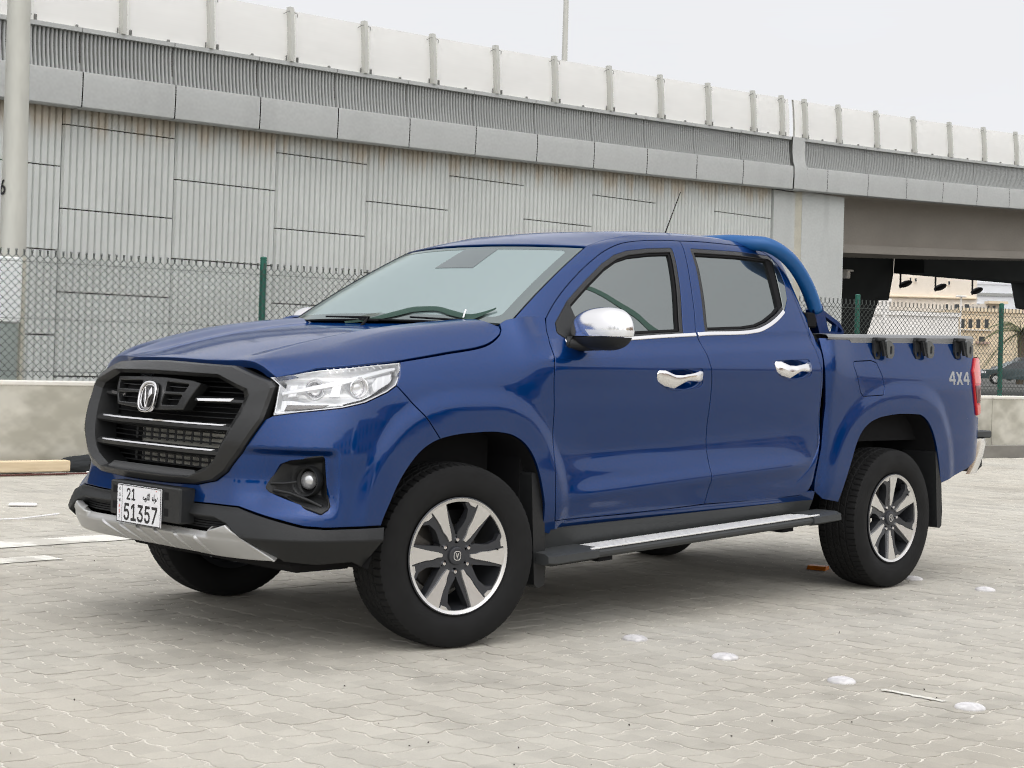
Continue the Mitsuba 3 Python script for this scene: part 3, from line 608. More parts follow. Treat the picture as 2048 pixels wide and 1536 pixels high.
mat('gloss_black', two(pr((0.010, 0.010, 0.011), 0.12, spec=0.5)))
mat('matte_black', two(pr((0.010, 0.010, 0.011), 0.85, spec=0.2)))
mat('step_grey', two(pr((0.040, 0.043, 0.044), 0.5, spec=0.4)))
mat('chrome', two({'type': 'roughconductor', 'material': 'Cr', 'alpha': 0.05, 'specular_reflectance': 1.0}))
mat('bright_chrome', two({'type': 'roughconductor', 'material': 'Al', 'alpha': 0.04}))
mat('satin_silver', two(pr((0.50, 0.50, 0.49), 0.38, 0.55)))
mat('aluminium', two(pr((0.80, 0.80, 0.79), 0.35, 0.35)))
mat('rim_machined', two(pr((0.74, 0.73, 0.71), 0.30, 0.8)))
mat('rim_dark', two(pr((0.050, 0.053, 0.060), 0.30, 0.5, clearcoat=0.4)))
mat('brake', two(pr((0.16, 0.15, 0.14), 0.45, 0.8)))
def _tyre(p, n, uv): return mi.Color3f(0.0125, 0.0127, 0.013) * (0.8 + 0.5 * fbm(p.x * 14, p.y * 14, p.z * 14, 3))
mat('tyre_rubber', two(pr(P_(_tyre), 0.75, spec=0.2)))
def _glass(c, ior): return two({'type': 'plastic', 'int_ior': ior, 'diffuse_reflectance': rgb(c), 'specular_reflectance': rgb((0.88, 0.99, 0.985))})
mat('screen_glass', _glass((0.095, 0.122, 0.122), 3.4)); mat('screen_frit', _glass((0.030, 0.034, 0.034), 2.9)); mat('screen_cover', _glass((0.06, 0.06, 0.065), 2.6))
mat('side_glass', {'type': 'thindielectric', 'int_ior': 2.2, 'specular_reflectance': rgb((0.95, 1.0, 1.0)), 'specular_transmittance': rgb((0.13, 0.15, 0.148))})
mat('tint_glass', two({'type': 'plastic', 'int_ior': 2.9, 'diffuse_reflectance': rgb((0.012, 0.014, 0.014)), 'specular_reflectance': rgb((0.93, 1.0, 0.99))}))
mat('clear_glass', {'type': 'thindielectric', 'int_ior': 1.5})
mat('lamp_white', two(pr((0.80, 0.81, 0.82), 0.30, 0.35)))
mat('lamp_frost', two(pr((0.70, 0.71, 0.72), 0.18, 0.6)))
mat('lamp_bulb', two(pr((0.75, 0.55, 0.25), 0.2)))
mat('red_lens', two(pr((0.50, 0.010, 0.014), 0.12, clearcoat=1.0, clearcoat_gloss=0.98)))
mat('pink_lens', two(pr((0.62, 0.16, 0.14), 0.15, clearcoat=1.0, clearcoat_gloss=0.98)))
mat('dark_red_lens', two(pr((0.10, 0.004, 0.006), 0.12, clearcoat=1.0, clearcoat_gloss=0.98)))
mat('plate_white', two(pr((0.74, 0.74, 0.76), 0.4)))
mat('ink', two(pr((0.012, 0.012, 0.014), 0.5)))
mat('red_ink', two(pr((0.55, 0.08, 0.07), 0.5)))
mat('trim_seat', two(pr((0.05, 0.05, 0.052), 0.8)))
mat('decal_silver', two(pr((0.36, 0.37, 0.38), 0.25, 0.5)))
mat('dark_green', two(pr((0.015, 0.05, 0.035), 0.6)))

truck = thing('pickup_truck', 'dark blue four door pickup truck with black grille and chrome mirrors parked on block paving', 'pickup truck')

def addn(name, V, F, N, bsdf, parent=None):
    m = trimesh.Trimesh(V, F, process=False)
    path = meshkit.write_ply(m, False, normals=N)
    k = key_of(name, parent)
    scene[k] = {'type': 'ply', 'filename': path, 'face_normals': False, 'bsdf': {'type': 'ref', 'id': bsdf}}
    return k
def mir(V, F, N): return V * [1, -1, 1], F[:, ::-1], N * [1, -1, 1]
def put(name, vfn, bsdf, parent=truck, both=True, name2=None, labs=(None, None)):
    """Adds the near-side piece and its mirror image; returns both keys."""
    a = addn(name, *vfn, bsdf, parent)
    if not both: return a
    b = addn(name2 or name, *mir(*vfn), bsdf, parent)
    return a, b
def resample(loop, step):
    p = np.asarray(loop)[:, :2]
    if np.allclose(p[0], p[-1]): p = p[:-1]
    out = []
    for a, b in zip(p, np.roll(p, -1, 0)):
        n = max(1, int(math.ceil(np.linalg.norm(b - a) / step)))
        out.append(a + (b - a) * (np.arange(n) / n)[:, None])
    return np.vstack(out)
def patch(poly, P, res=0.03, r=0.0025, D=0.02, gap=0.0018, out=None, corner=0.0, seed=0):
    """Panel: the polygon (u, v) mapped by P onto the body, with a rolled-in edge. out: a direction the face looks to."""
    if not isinstance(poly, shapely.geometry.base.BaseGeometry): poly = Polygon(poly).buffer(0)
    if corner: poly = poly.buffer(-corner).buffer(2 * corner).buffer(-corner)
    poly = poly.buffer(-gap, join_style=2)
    if poly.geom_type != 'Polygon': poly = max(poly.geoms, key=lambda g: g.area)
    loops = [resample(poly.exterior.coords, res * 0.55)] + [resample(h.coords, res * 0.55) for h in poly.interiors]
    if not poly.exterior.is_ccw: loops[0] = loops[0][::-1]
    for i, h in enumerate(poly.interiors):
        if h.is_ccw: loops[i + 1] = loops[i + 1][::-1]
    M, R0 = [], []
    for b in loops:
        e = np.roll(b, -1, 0) - b; e /= np.linalg.norm(e, axis=1, keepdims=True) + 1e-12
        n = np.c_[e[:, 1], -e[:, 0]]; m = n + np.roll(n, 1, 0); m /= np.maximum(np.linalg.norm(m, axis=1, keepdims=True), .3)
        M.append(m); R0.append(b - m * r)
    ring = np.vstack(R0)
    x0, y0, x1, y1 = poly.bounds
    gx, gy = np.meshgrid(np.arange(x0, x1, res), np.arange(y0, y1, res * 0.866))
    gx = gx + (np.arange(len(gx)) % 2)[:, None] * res / 2
    g = np.c_[gx.ravel(), gy.ravel()]
    inner = poly.buffer(-max(r + res * 0.35, 0.001))
    g = g[shapely.contains_xy(inner, g[:, 0], g[:, 1])] if not inner.is_empty else g[:0]
    pts = np.vstack([ring, g])
    F = Delaunay(pts).simplices
    c = pts[F].mean(1)
    pin = Polygon(R0[0], [h for h in R0[1:]]).buffer(1e-6)
    F = F[shapely.contains_xy(pin, c[:, 0], c[:, 1])]
    def ev(q): return P(q[:, 0], q[:, 1])
    h = 0.002
    def nrm(q):
        du = ev(q + [h, 0]) - ev(q - [h, 0]); dv = ev(q + [0, h]) - ev(q - [0, h])
        n = np.cross(du, dv); return n / (np.linalg.norm(n, axis=1, keepdims=True) + 1e-12)
    X, N = ev(pts), nrm(pts)
    sgn = 1.0
    if out is not None and (N @ np.asarray(out, float)).mean() < 0: sgn = -1.0
    N = N * sgn
    V, NN, FF, o = [X], [N], [F], len(pts)
    s = 0
    for b, m in zip(loops, M):
        k = len(b); n0 = N[s:s + k]; md = ev(b + m * h) - ev(b - m * h); md /= np.linalg.norm(md, axis=1, keepdims=True) + 1e-12
        e1, e2 = ev(b - m * r * 0.3) - n0 * r * 0.3, ev(b) - n0 * r
        V += [e1, e2, e2.copy(), ev(b) - n0 * D]
        d = n0 + md; d /= np.linalg.norm(d, axis=1, keepdims=True) + 1e-12
        NN += [d, md, md, md]
        i = np.arange(k); j = (i + 1) % k
        for a, c2 in ((s, o), (o, o + k), (o + 2 * k, o + 3 * k)):
            FF += [np.c_[a + i, c2 + i, c2 + j], np.c_[a + i, c2 + j, a + j]]
        o += 4 * k; s += k
    V, NN, FF = np.vstack(V), np.vstack(NN), np.vstack(FF)
    gn = np.cross(V[FF[:, 1]] - V[FF[:, 0]], V[FF[:, 2]] - V[FF[:, 0]])
    bad = (gn * (NN[FF].mean(1))).sum(1) < 0
    FF[bad] = FF[bad][:, ::-1]
    return V, FF, NN
def strip_loft(curves, bsdf_flip=False):
    """Smooth strip through several curves (k, n, 3): vertices, faces, normals."""
    C = np.asarray(curves, float); k, n = C.shape[:2]
    du = np.gradient(C, axis=0); dv = np.gradient(C, axis=1)
    N = np.cross(du, dv); N /= np.linalg.norm(N, axis=2, keepdims=True) + 1e-12
    if bsdf_flip: N = -N
    i, j = np.meshgrid(np.arange(k - 1), np.arange(n - 1), indexing='ij')
    q = np.stack([i * n + j, (i + 1) * n + j, (i + 1) * n + j + 1, i * n + j + 1], -1).reshape(-1, 4)
    F = np.vstack([q[:, [0, 1, 2]], q[:, [0, 2, 3]]]); V = C.reshape(-1, 3); NN = N.reshape(-1, 3)
    gn = np.cross(V[F[:, 1]] - V[F[:, 0]], V[F[:, 2]] - V[F[:, 0]]); bad = (gn * NN[F].mean(1)).sum(1) < 0
    F[bad] = F[bad][:, ::-1]
    return V, F, NN
def rounded(p, r): return Polygon(p).buffer(0).buffer(-r).buffer(2 * r).buffer(-r)
S2 = 2 * SC
def u_(pts): return [(SC + a, z) for a, z in pts]                   # distance u from the centre of the nose to s
def sym(pts):                                                       # half outline (u, z), u from + down to 0: the whole outline
    return u_(pts + [(-a, z) for a, z in pts[::-1]])

# ---- side panels
SPLIT = smooth_line([(1.607, 1.803), (1.575, 1.686), (1.538, 1.562), (1.497, 1.418), (1.474, 1.348), (1.490, 1.286), (1.507, 1.211), (1.528, 1.08), (1.530, 0.95), (1.540, 0.761), (1.541, 0.70), (1.546, 0.527)], 40)
DF_FRONT = smooth_line([(0.512, 0.498), (0.488, 0.60), (0.480, 0.75), (0.474, 0.95), (0.458, 1.147), (0.476, 1.257), (0.521, 1.382)], 24)
DF_TOP = smooth_line([(0.521, 1.382), (0.602, 1.451), (0.744, 1.552), (0.925, 1.662), (1.06, 1.726), (1.194, 1.766), (1.375, 1.790), (1.607, 1.803)], 40)
WIN_F = [(0.553, 1.318), (0.567, 1.362), (0.684, 1.462), (0.842, 1.565), (0.98, 1.648), (1.084, 1.697), (1.177, 1.723), (1.328, 1.744), (1.510, 1.759), (1.495, 1.689), (1.455, 1.559), (1.402, 1.415), (1.374, 1.330), (0.993, 1.305), (0.60, 1.285)]
door_f = Polygon(np.vstack([DF_FRONT, DF_TOP[1:], SPLIT[1:], smooth_line([(1.546, 0.527), (0.956, 0.505), (0.512, 0.498)], 10)[1:-1]]))
DR_TOP = smooth_line([(1.607, 1.803), (1.827, 1.811), (2.071, 1.812), (2.225, 1.800), (2.31, 1.770), (2.355, 1.711), (2.374, 1.618), (2.384, 1.512), (2.392, 1.421), (2.402, 1.302), (2.414, 1.166), (2.433, 0.985), (2.430, 0.755), (2.405, 0.61), (2.375, 0.560), (2.319, 0.540), (1.546, 0.527)], 90)
door_r = Polygon(np.vstack([DR_TOP[:-1], SPLIT[::-1][:-1]]))
WIN_R = [(1.648, 1.765), (2.013, 1.774), (2.293, 1.770), (2.322, 1.750), (2.338, 1.690), (2.335, 1.619), (2.305, 1.547), (2.250, 1.490), (2.17, 1.445), (2.06, 1.40), (1.96, 1.372), (1.85, 1.358), (1.543, 1.342), (1.554, 1.393), (1.602, 1.551), (1.633, 1.669)]
win_f, win_r = rounded(WIN_F, 0.012), rounded(WIN_R, 0.014)
hf = rounded([(1.118, 1.158), (1.259, 1.166), (1.45, 1.176), (1.457, 1.10), (1.43, 1.086), (1.236, 1.070), (1.20, 1.083), (1.128, 1.135)], 0.012)
hr = rounded([(2.012, 1.220), (2.15, 1.228), (2.318, 1.234), (2.325, 1.158), (2.30, 1.146), (2.13, 1.128), (2.095, 1.140), (2.02, 1.20)], 0.012)
near_out = (0, -1, 0)
kf = put('front_door', patch(door_f.difference(win_f).difference(hf), lambda x, z: CAB(x, z), 0.013, out=near_out), 'blue_paint')
kr = put('rear_door', patch(door_r.difference(win_r).difference(hr), lambda x, z: CAB(x, z), 0.013, out=near_out), 'blue_paint')
for side in (0, 1):
    def P2(name, v, b, par): return addn(name, *(mir(*v) if side else v), b, par)
    for (par, win, glass_in) in ((kf[side], win_f, 0.030), (kr[side], win_r, 0.030)):
        ring = win.buffer(0.004).difference(win.buffer(-0.020))
        P2('window_seal', patch(ring, lambda x, z: CAB(x, z, -0.003), 0.03, 0.004, 0.012, 0.0, near_out), 'gloss_black', par)
        P2('inner_seal', patch(win.buffer(-0.0195).difference(win.buffer(-0.032)), lambda x, z: CAB(x, z, -0.012), 0.03, 0.002, 0.03, 0.0, near_out), 'matte_black', par)
        P2('window', patch(win.buffer(-0.022), lambda x, z: CAB(x, z, -0.022), 0.05, 0.001, 0.002, 0.0, near_out), 'tint_glass', par)
    dv = Polygon([(2.262, 1.772), (2.318, 1.768), (2.232, 1.478), (2.196, 1.458)]).intersection(win_r)
    P2('window_divider', patch(dv, lambda x, z: CAB(x, z, -0.008), 0.03, 0.003, 0.02, 0.0, near_out), 'matte_black', kr[side])
    qg = Polygon([(2.316, 1.755), (2.336, 1.70), (2.338, 1.619), (2.308, 1.547), (2.262, 1.497), (2.238, 1.482)]).buffer(.003).intersection(win_r.buffer(.002))
    P2('quarter_glass', patch(qg, lambda x, z: CAB(x, z, -0.001), 0.03, 0.003, 0.012, 0.0, near_out), 'tint_glass', kr[side])
    mt = Polygon([(0.553, 1.318), (0.567, 1.362), (0.690, 1.467), (0.706, 1.30), (0.60, 1.285)]).intersection(win_f)
    P2('mirror_triangle', patch(mt, lambda x, z: CAB(x, z, 0.003), 0.03, 0.004, 0.02, 0.0, near_out), 'black_plastic', kf[side])
    bl = LineString(smooth_line([(0.58, 1.284), (0.993, 1.307), (1.20, 1.322), (1.466, 1.339)], 20)).buffer(0.0095, cap_style=2)
    P2('waist_trim', patch(bl, lambda x, z: CAB(x, z, 0.005), 0.02, 0.004, 0.008, 0.0, near_out), 'bright_chrome', kf[side])
    bl = LineString(smooth_line([(1.481, 1.340), (1.543, 1.345), (1.85, 1.360), (1.96, 1.374), (2.06, 1.402), (2.17, 1.447), (2.235, 1.482)], 30)).buffer(0.0105, cap_style=2)
    P2('waist_trim', patch(bl, lambda x, z: CAB(x, z, 0.005), 0.02, 0.004, 0.008, 0.0, near_out), 'bright_chrome', kr[side])
    for par, hp, x0, z0, x1, z1 in ((kf[side], hf, 1.122, 1.128, 1.447, 1.136), (kr[side], hr, 2.018, 1.186, 2.318, 1.193)):
        c_ = np.array(hp.centroid.coords[0]); L = x1 - x0
        def bowl(x, z, c_=c_, L=L):
            d = np.sqrt(((x - c_[0]) / (0.47 * L)) ** 2 + ((z - c_[1]) / 0.052) ** 2)
            return BODY(x, z, -0.004 - 0.045 * sst(1.0, 0.3, d))
        P2('handle_recess', patch(hp.buffer(0.003), bowl, 0.008, 0.001, 0.004, 0.0, near_out), 'blue_paint', par)
        t = np.linspace(0, 1, 28); th = np.linspace(0, 2 * np.pi, 24, endpoint=False)
        hh = np.interp(t, [0, .04, .15, .34, .50, .62, .78, .93, 1], [.010, .027, .037, .033, .020, .017, .021, .029, .027])
        zc_ = np.interp(t, [0, .34, .60, 1], [z0 + .012, z0 - .016, z0 + .004, z1 + .004]); oo = np.interp(t, [0, .2, .5, .8, 1], [-.004, .010, .022, .016, -.004]); tk = np.interp(t, [0, .1, .5, .9, 1], [.006, .012, .011, .012, .010])
        V = np.array([BODY(np.full(24, x0 + a * L), zc_[i] + hh[i] * np.sign(np.sin(th)) * np.abs(np.sin(th)) ** .55, oo[i] + tk[i] * np.sign(np.cos(th)) * np.abs(np.cos(th)) ** 1.3) for i, a in enumerate(t)])
        V = np.concatenate([V, V[:, :1]], 1)
        P2('handle', strip_loft(V, False), 'bright_chrome', par)
for k, l in ((kf[0], None),): pass
# ---- cab frame: pillars and roof rail, from the door cut to the screen, the roof seam and the rear corner
def roof_fn(x, y):
    x, y = np.asarray(x, float), np.asarray(y, float); p = ROOF(x, y); u = np.clip(y / .645, -1, 1); f = SCREEN(u, np.ones_like(u)); d = x - f[:, 0]
    g = ROOF(f[:, 0], u * .645)[:, 2]
    p[:, 2] += (f[:, 2] + 0.004 - g) * sst(.45, 0, d) * (1 - .0 * d) + 0.005 * sst(-.02, .02, np.abs(y) - .40) * sst(1.1, 1.3, x) * sst(2.35, 2.2, x); return p
def K(line, P=CAB): line = np.asarray(line); return P(line[:, 0], line[:, 1])
D1 = K(DF_TOP[:27]); S1 = SCREEN(np.full(27, -1.0), np.linspace(0.02, 1.0, 27))
D2 = K(np.vstack([DF_TOP[26:], DR_TOP[1:18]])); m2 = len(D2)
xs2 = np.linspace(0.945, 2.30, m2); xs2 = np.maximum(xs2, 0.945)
S2c = roof_fn(xs2, -np.interp(xs2, [.945, 1.10], [.645, .605]))
dr3 = DR_TOP[17:82]; D3 = K(dr3); m3 = len(D3)
rear = smooth_line([(2.30, -0.605, 1.8215), (2.375, -0.64, 1.80), (2.425, -0.675, 1.735), (2.447, -0.715, 1.62), (2.460, -0.76, 1.50), (2.470, -0.815, 1.36), (2.478, -0.855, 1.20), (2.492, -0.875, 1.0), (2.488, -0.875, .80), (2.455, -0.865, .64), (2.42, -0.86, .56)], m3)
K1, K2 = np.vstack([D1, D2[1:], D3[1:]]), np.vstack([S1, S2c[1:], rear[1:]])
h_ = 0.003
q = np.vstack([DF_TOP[:27], DF_TOP[27:], DR_TOP[1:18], dr3[1:]])
nn = np.cross(CAB(q[:, 0] + h_, q[:, 1]) - CAB(q[:, 0] - h_, q[:, 1]), CAB(q[:, 0], q[:, 1] + h_) - CAB(q[:, 0], q[:, 1] - h_)); nn /= np.linalg.norm(nn, axis=1, keepdims=True)
nn *= np.sign(-nn[:, 1:2])
dd = K2 - K1; CC_ = K1 + 0.62 * (dd - nn * (dd * nn).sum(1, keepdims=True))
tt = np.linspace(0, 1, 14)[:, None, None]
from scipy.ndimage import gaussian_filter1d as _g1
K1b = K1 + 0.003 * dd / np.linalg.norm(dd, axis=1, keepdims=True)
cur = (1 - tt) ** 2 * K1b + 2 * tt * (1 - tt) * CC_ + tt ** 2 * K2
cur = np.concatenate([cur[:1] - nn * 0.02, cur[:1] - nn * .0008, cur], 0)
cf = put('cab_frame', strip_loft(cur), 'blue_paint')
# ---- roof
xe = np.linspace(-0.645, 0.645, 25); fr = SCREEN(xe / 0.645, np.ones(25))
roof_poly = np.vstack([np.c_[fr[:, 0] + 0.006, xe], smooth_line([(1.10, .605), (2.30, .605)], 20), smooth_line([(2.30, .605), (2.372, .55), (2.392, .3), (2.396, 0), (2.392, -.3), (2.372, -.55), (2.30, -.605)], 25)[1:-1], smooth_line([(2.30, -.605), (1.10, -.605)], 20)])
rf = addn('roof', *patch(roof_poly, roof_fn, 0.03, 0.004, 0.015, 0.003, (0, 0, 1)), 'blue_paint', truck)
# ---- windscreen and rear window
scr = Polygon([(-1, -.02), (1, -.02), (1, 1), (-1, 1)])
def scr_fn(o): return lambda u, v: SCREEN(u, v, o)
V, F, N = patch(Polygon([(-.985, 0.0), (.985, 0.0), (.985, .985), (-.985, .985)]), scr_fn(-0.004), 0.05, 0.001, 0.002, 0.0, (-1, 0, 1))
ws = addn('windscreen', V, F, N, 'screen_glass', truck)
fb = rounded([(-.985, 0.0), (.985, 0.0), (.985, .985), (-.985, .985)], 0.01).difference(rounded([(-.91, 0.065), (.91, 0.065), (.90, .945), (-.90, .945)], 0.05))
mat('frit', two(pr((0.02, 0.022, 0.022), 0.5)))
addn('frit_band', *patch(fb, scr_fn(-0.0025), 0.03, 0.0008, 0.0012, 0.0, (-1, 0, 1)), 'screen_frit', ws)
addn('sensor_cover', *patch(Polygon([(-.02, .955), (-.345, .955), (-.36, .66), (-.01, .66)]), scr_fn(-0.0020), 0.03, 0.0008, 0.0014, 0.0, (-1, 0, 1)), 'screen_cover', ws)
rw = YZ(extrude([(-.66, 1.42), (.66, 1.42), (.60, 1.76), (-.60, 1.76)], 0, .006), 2.425)
add('rear_window', rw, 'tint_glass', truck)
add('cab_back', YZ(extrude(Polygon([(-.80, .55), (.80, .55), (.80, 1.36), (.62, 1.80), (-.62, 1.80), (-.80, 1.36)]).difference(Polygon([(-.655, 1.425), (.655, 1.425), (.595, 1.755), (-.595, 1.755)])), 0, .03), 2.415), 'blue_paint', truck)
# ---- front wing
HOODLINE = smooth_line([(-0.346, 1.175), (-.10, 1.211), (0.122, 1.246), (0.209, 1.283), (0.247, 1.320), (0.252, 1.350)], 24)
FEND = [(-0.190, 0.868), (-0.253, 0.938), (-0.395, 1.079)]
AF = smooth_line([(-0.524, 0.36), (-0.510, 0.45), (-0.489, 0.532), (-0.443, 0.629), (-0.409, 0.692), (-0.356, 0.760), (-0.304, 0.810), (-0.254, 0.842), (-0.182, 0.868), (-0.052, 0.886), (0.091, 0.891), (0.189, 0.882), (0.261, 0.858), (0.326, 0.810), (0.365, 0.755), (0.404, 0.65), (0.430, 0.55), (0.446, 0.44), (0.452, 0.34)], 90)
afr = np.vstack([[-0.190, 0.8655], AF[AF[:, 0] > -0.185]])
wing = Polygon(np.vstack([HOODLINE, [(0.285, 1.368), (0.36, 1.385), (0.521, 1.392)], DF_FRONT[::-1][1:], [(0.505, 0.47), (0.50, 0.44)], afr[::-1][(afr[::-1][:, 1] > 0.44)], FEND[1:]]))
def wing_fn(s, z):
    a, b = BODY(s, z), CAB(np.maximum(s, 0.25), z); w = sst(.30, .46, s)[:, None]; return a * (1 - w) + b * w
put('front_wing', patch(wing, wing_fn, 0.02, out=near_out), 'blue_paint')
# ---- nose: bumper skin with a pocket for each fog lamp
GR_OUT = [(.722, 1.082), (.742, 1.063), (.718, .936), (.652, .829), (.566, .725), (.506, .687), (.394, .666), (.2, .659), (0, .658)]
half = [(SC + a, z) for a, z in GR_OUT[2:]]                       # from beside the lamp to the centre, below the grille
afl = np.vstack([AF[(AF[:, 0] <= -0.195) & (AF[:, 1] > 0.532)], [-0.190, 0.8655]])[::-1]
low = [(-1.455, .592), (-1.216, .597), (-1.081, .595), (-.947, .564), (-.814, .533), (-.736, .528), (-.489, .532)]
HEADB = [(-0.395, 1.079), (-0.444, 1.053), (-0.559, 1.012), (-0.671, 0.990), (-0.853, 0.969), (-0.969, 0.952)]
near_half = HEADB + half + [(SC, .594)] + low + [tuple(a) for a in afl[::-1]] + [(-0.253, 0.938)]
nh = Polygon(near_half).buffer(0)
fhm = Polygon([(S2 - a, z) for a, z in near_half]).buffer(0)
FOG = rounded([(-0.985, 0.674), (-0.929, 0.763), (-0.888, 0.779), (-0.744, 0.798), (-0.726, 0.604), (-0.752, 0.586), (-0.839, 0.619), (-0.956, 0.653)], 0.010)
FOGM = Polygon([(S2 - a, z) for a, z in FOG.exterior.coords])
bump = nh.union(fhm).buffer(0.004).buffer(-0.004).difference(FOG).difference(FOGM)
def out_nose(s): return None
bp_ = addn('front_bumper', *patch(bump, lambda s, z: BODY(s, z), 0.0105, out=(-1, 0, .0)), 'blue_paint', truck)
# ---- black lower cladding, lower grille, silver skid plate
def clad(s, z): return BODY(s, z, 0.004 + 0.040 * np.clip((.585 - z) / .105, 0, 1) - 0.085 * np.clip((.480 - z) / .10, 0, 1.2))
SK = [(.808, .392), (.607, .528), (.513, .495)]
ctop = [(0, .595)] + [(a - SC, z) for a, z in low]
cl_half = [(0, .595)] + ctop[1:] + [(a - SC, z) for a, z in AF[::-1][(AF[::-1][:, 1] < .53) & (AF[::-1][:, 0] < 0)]] + [(-.594 - SC, .386), (-.773 - SC, .375), (-.913 - SC, .386), (.810, .390), (.607, .530), (.540, .548), (.0, .552)]
chs = Polygon(u_(cl_half)).buffer(0); chm = Polygon([(S2 - a, z) for a, z in chs.exterior.coords]).buffer(0)
ck = addn('lower_cladding', *patch(chs.union(chm).buffer(.003).buffer(-.003), clad, 0.016, 0.004, 0.05, 0.002, (-1, 0, 0)), 'black_plastic', truck)
for i in range(5):
    z = .503 + i * .010
    for a, b in ((.30, .575), (-.575, -.19)): add('grille_slat', tube(BODY(np.linspace(SC + a, SC + b, 16), np.full(16, z), -0.02), 0.003, 5), 'black_plastic', ck)
addn('grille_floor', *patch(Polygon(u_([(.60, .49), (.60, .56), (-.60, .56), (-.60, .49)])), lambda s, z: BODY(s, z, -.06), 0.03, 0.001, 0.002, 0.0, (-1, 0, 0)), 'matte_black', ck)
def skidf(s, z): return BODY(s, z, 0.030 - 0.010 * sst(.50, .470, z) - 0.012 * sst(.470, .40, z) - 0.03 * sst(.46, .495, z) * sst(.52, .49, np.abs(s - SC)))
sk_half = [(0, .492), (.505, .492), (.607, .527), (.806, .390), (.52, .382), (0, .384)]
sk = Polygon(u_(sk_half + [(-a, z) for a, z in sk_half[::-1]])).buffer(0)
kk = addn('skid_plate', *patch(sk, skidf, 0.012, 0.006, 0.03, 0.002, (-1, 0, 0), corner=.004), 'satin_silver', truck)
for u0, u1 in ((-.358, -.25), (-.204, -.10), (-.048, .02), (.107, .165), (.266, .315), (.422, .475)):
    t = np.linspace(0, 1, 12); zz = .473 - .082 * t; c = SC + u0 + (u1 - u0) * t
    wd = np.interp(t, [0, .15, 1], [.004, .012, .005]); hh = np.interp(t, [0, .12, 1], [.001, .010, .002])
    add('rib', trimesh.Trimesh(*strip_loft([skidf(c - wd, zz) , skidf(c - wd * .3, zz) + np.array([-1, 0, -.3]) * hh[:, None], skidf(c + wd * .3, zz) + np.array([-1, 0, -.3]) * hh[:, None], skidf(c + wd, zz)])[:2], process=False), 'satin_silver', kk, smooth=30)
# ---- number plate on its bracket
pb = add('plate_bracket', rbox(-1.022, -0.95, -.345, .185, .508, .648, .006), 'black_plastic', truck)
for y0 in (-.240, .150):
    for z0 in (.53, .595): add('bracket_slot', rbox(-1.0232, -1.018, y0 - .02, y0 + .014, z0, z0 + .034, .006), 'matte_black', pb)
np_ = add('number_plate', rbox(-1.0295, -1.0225, -.216, .119, .480, .636, .004), 'plate_white', truck)
PX = -1.0302
def plate_mesh(poly, h=.0009): return axes(extrude(poly, 0, h), (0, -1, 0), (0, 0, 1), (-1, 0, 0), (PX + .001, .119, .480))   # a: from the plate's left edge, b: up
plate_mesh_text = lambda m: axes(m, (0, -1, 0), (0, 0, 1), (-1, 0, 0), (PX + .001, .119, .480))
rim_p = Polygon([(.003, .003), (.332, .003), (.332, .153), (.003, .153)]).buffer(.002)
add('border', plate_mesh(rim_p.difference(rim_p.buffer(-.0032)).union(sbox(.0405, .004, .0425, .152))), 'ink', np_)
def txt(t, h, x, y, sx=1.0, bold=True):
    m = meshkit.text_mesh(t, h, 0.0009, bold); m.vertices = m.vertices * [sx, 1, 1] + [x, y, 0]; return m
x0 = .052
m = txt('51357', .066, 0, 0, 0.98); w = m.vertices[:, 0].max() - m.vertices[:, 0].min()
m = txt('51357', .066, .050, .013, .98 * .252 / w); add('lettering', plate_mesh_text(m), 'ink', np_)
m = txt('21', .046, .070, .096, .92); add('lettering', plate_mesh_text(m), 'ink', np_)
for ch, y in zip('KUWAIT', (.130, .106, .083, .060, .038, .016)):
    m = txt(ch, .0125, 0, 0, 1.0); m.vertices[:, 0] -= m.vertices[:, 0].mean(); m.vertices += [.0225, y, 0]
    add('lettering', plate_mesh_text(m), 'red_ink' if ch in 'AI' else 'ink', np_)
def ar(strokes, dots, x, y, k=1.0, w=.0021):                         # Arabic lettering drawn as pen strokes
    g = [LineString(np.array(s) * k + [x, y]).buffer(w) for s in strokes] + [Point(*(np.array(d) * k + [x, y])).buffer(w * .95) for d in dots]
    return shapely.union_all(g)
A = .001
kuwait = ar([[(46, 26), (46, 3), (44, 0)], [(40, 26), (40, 2), (38, 0), (34, 0), (31, 1)], [(36, 22), (27, 17), (31, 11), (30, 2), (27, 0), (23, 0)], [(23, 0), (22, 6), (18, 7), (16, 3), (19, 0), (22, 0), (22, -6), (17, -9)], [(23, 0), (16, 0), (13, 0), (12, 5), (12, 0), (3, 0), (-2, 1), (-4, 6)]],
            [(13, -6), (9, -6), (2, 9), (-1.5, 9)], .205, .106, .00095)
dawla = ar([[(42, 14), (39, 5), (35, 0), (31, 0)], [(27, 8), (29, 4), (27, 0), (25, -6), (19, -9)], [(27, 8), (24, 7), (24, 3), (27, 2)], [(17, 26), (17, 2), (15, 0), (10, 0)], [(10, 0), (9, 7), (4, 8), (3, 2), (6, 0), (10, 1)]], [(8, 14), (4, 14)], .268, .106, .00095)
add('lettering', plate_mesh(kuwait), 'ink', np_); add('lettering', plate_mesh(dawla), 'ink', np_)
add('crest', plate_mesh(Point(.298, .145).buffer(.0028)), 'red_ink', np_)
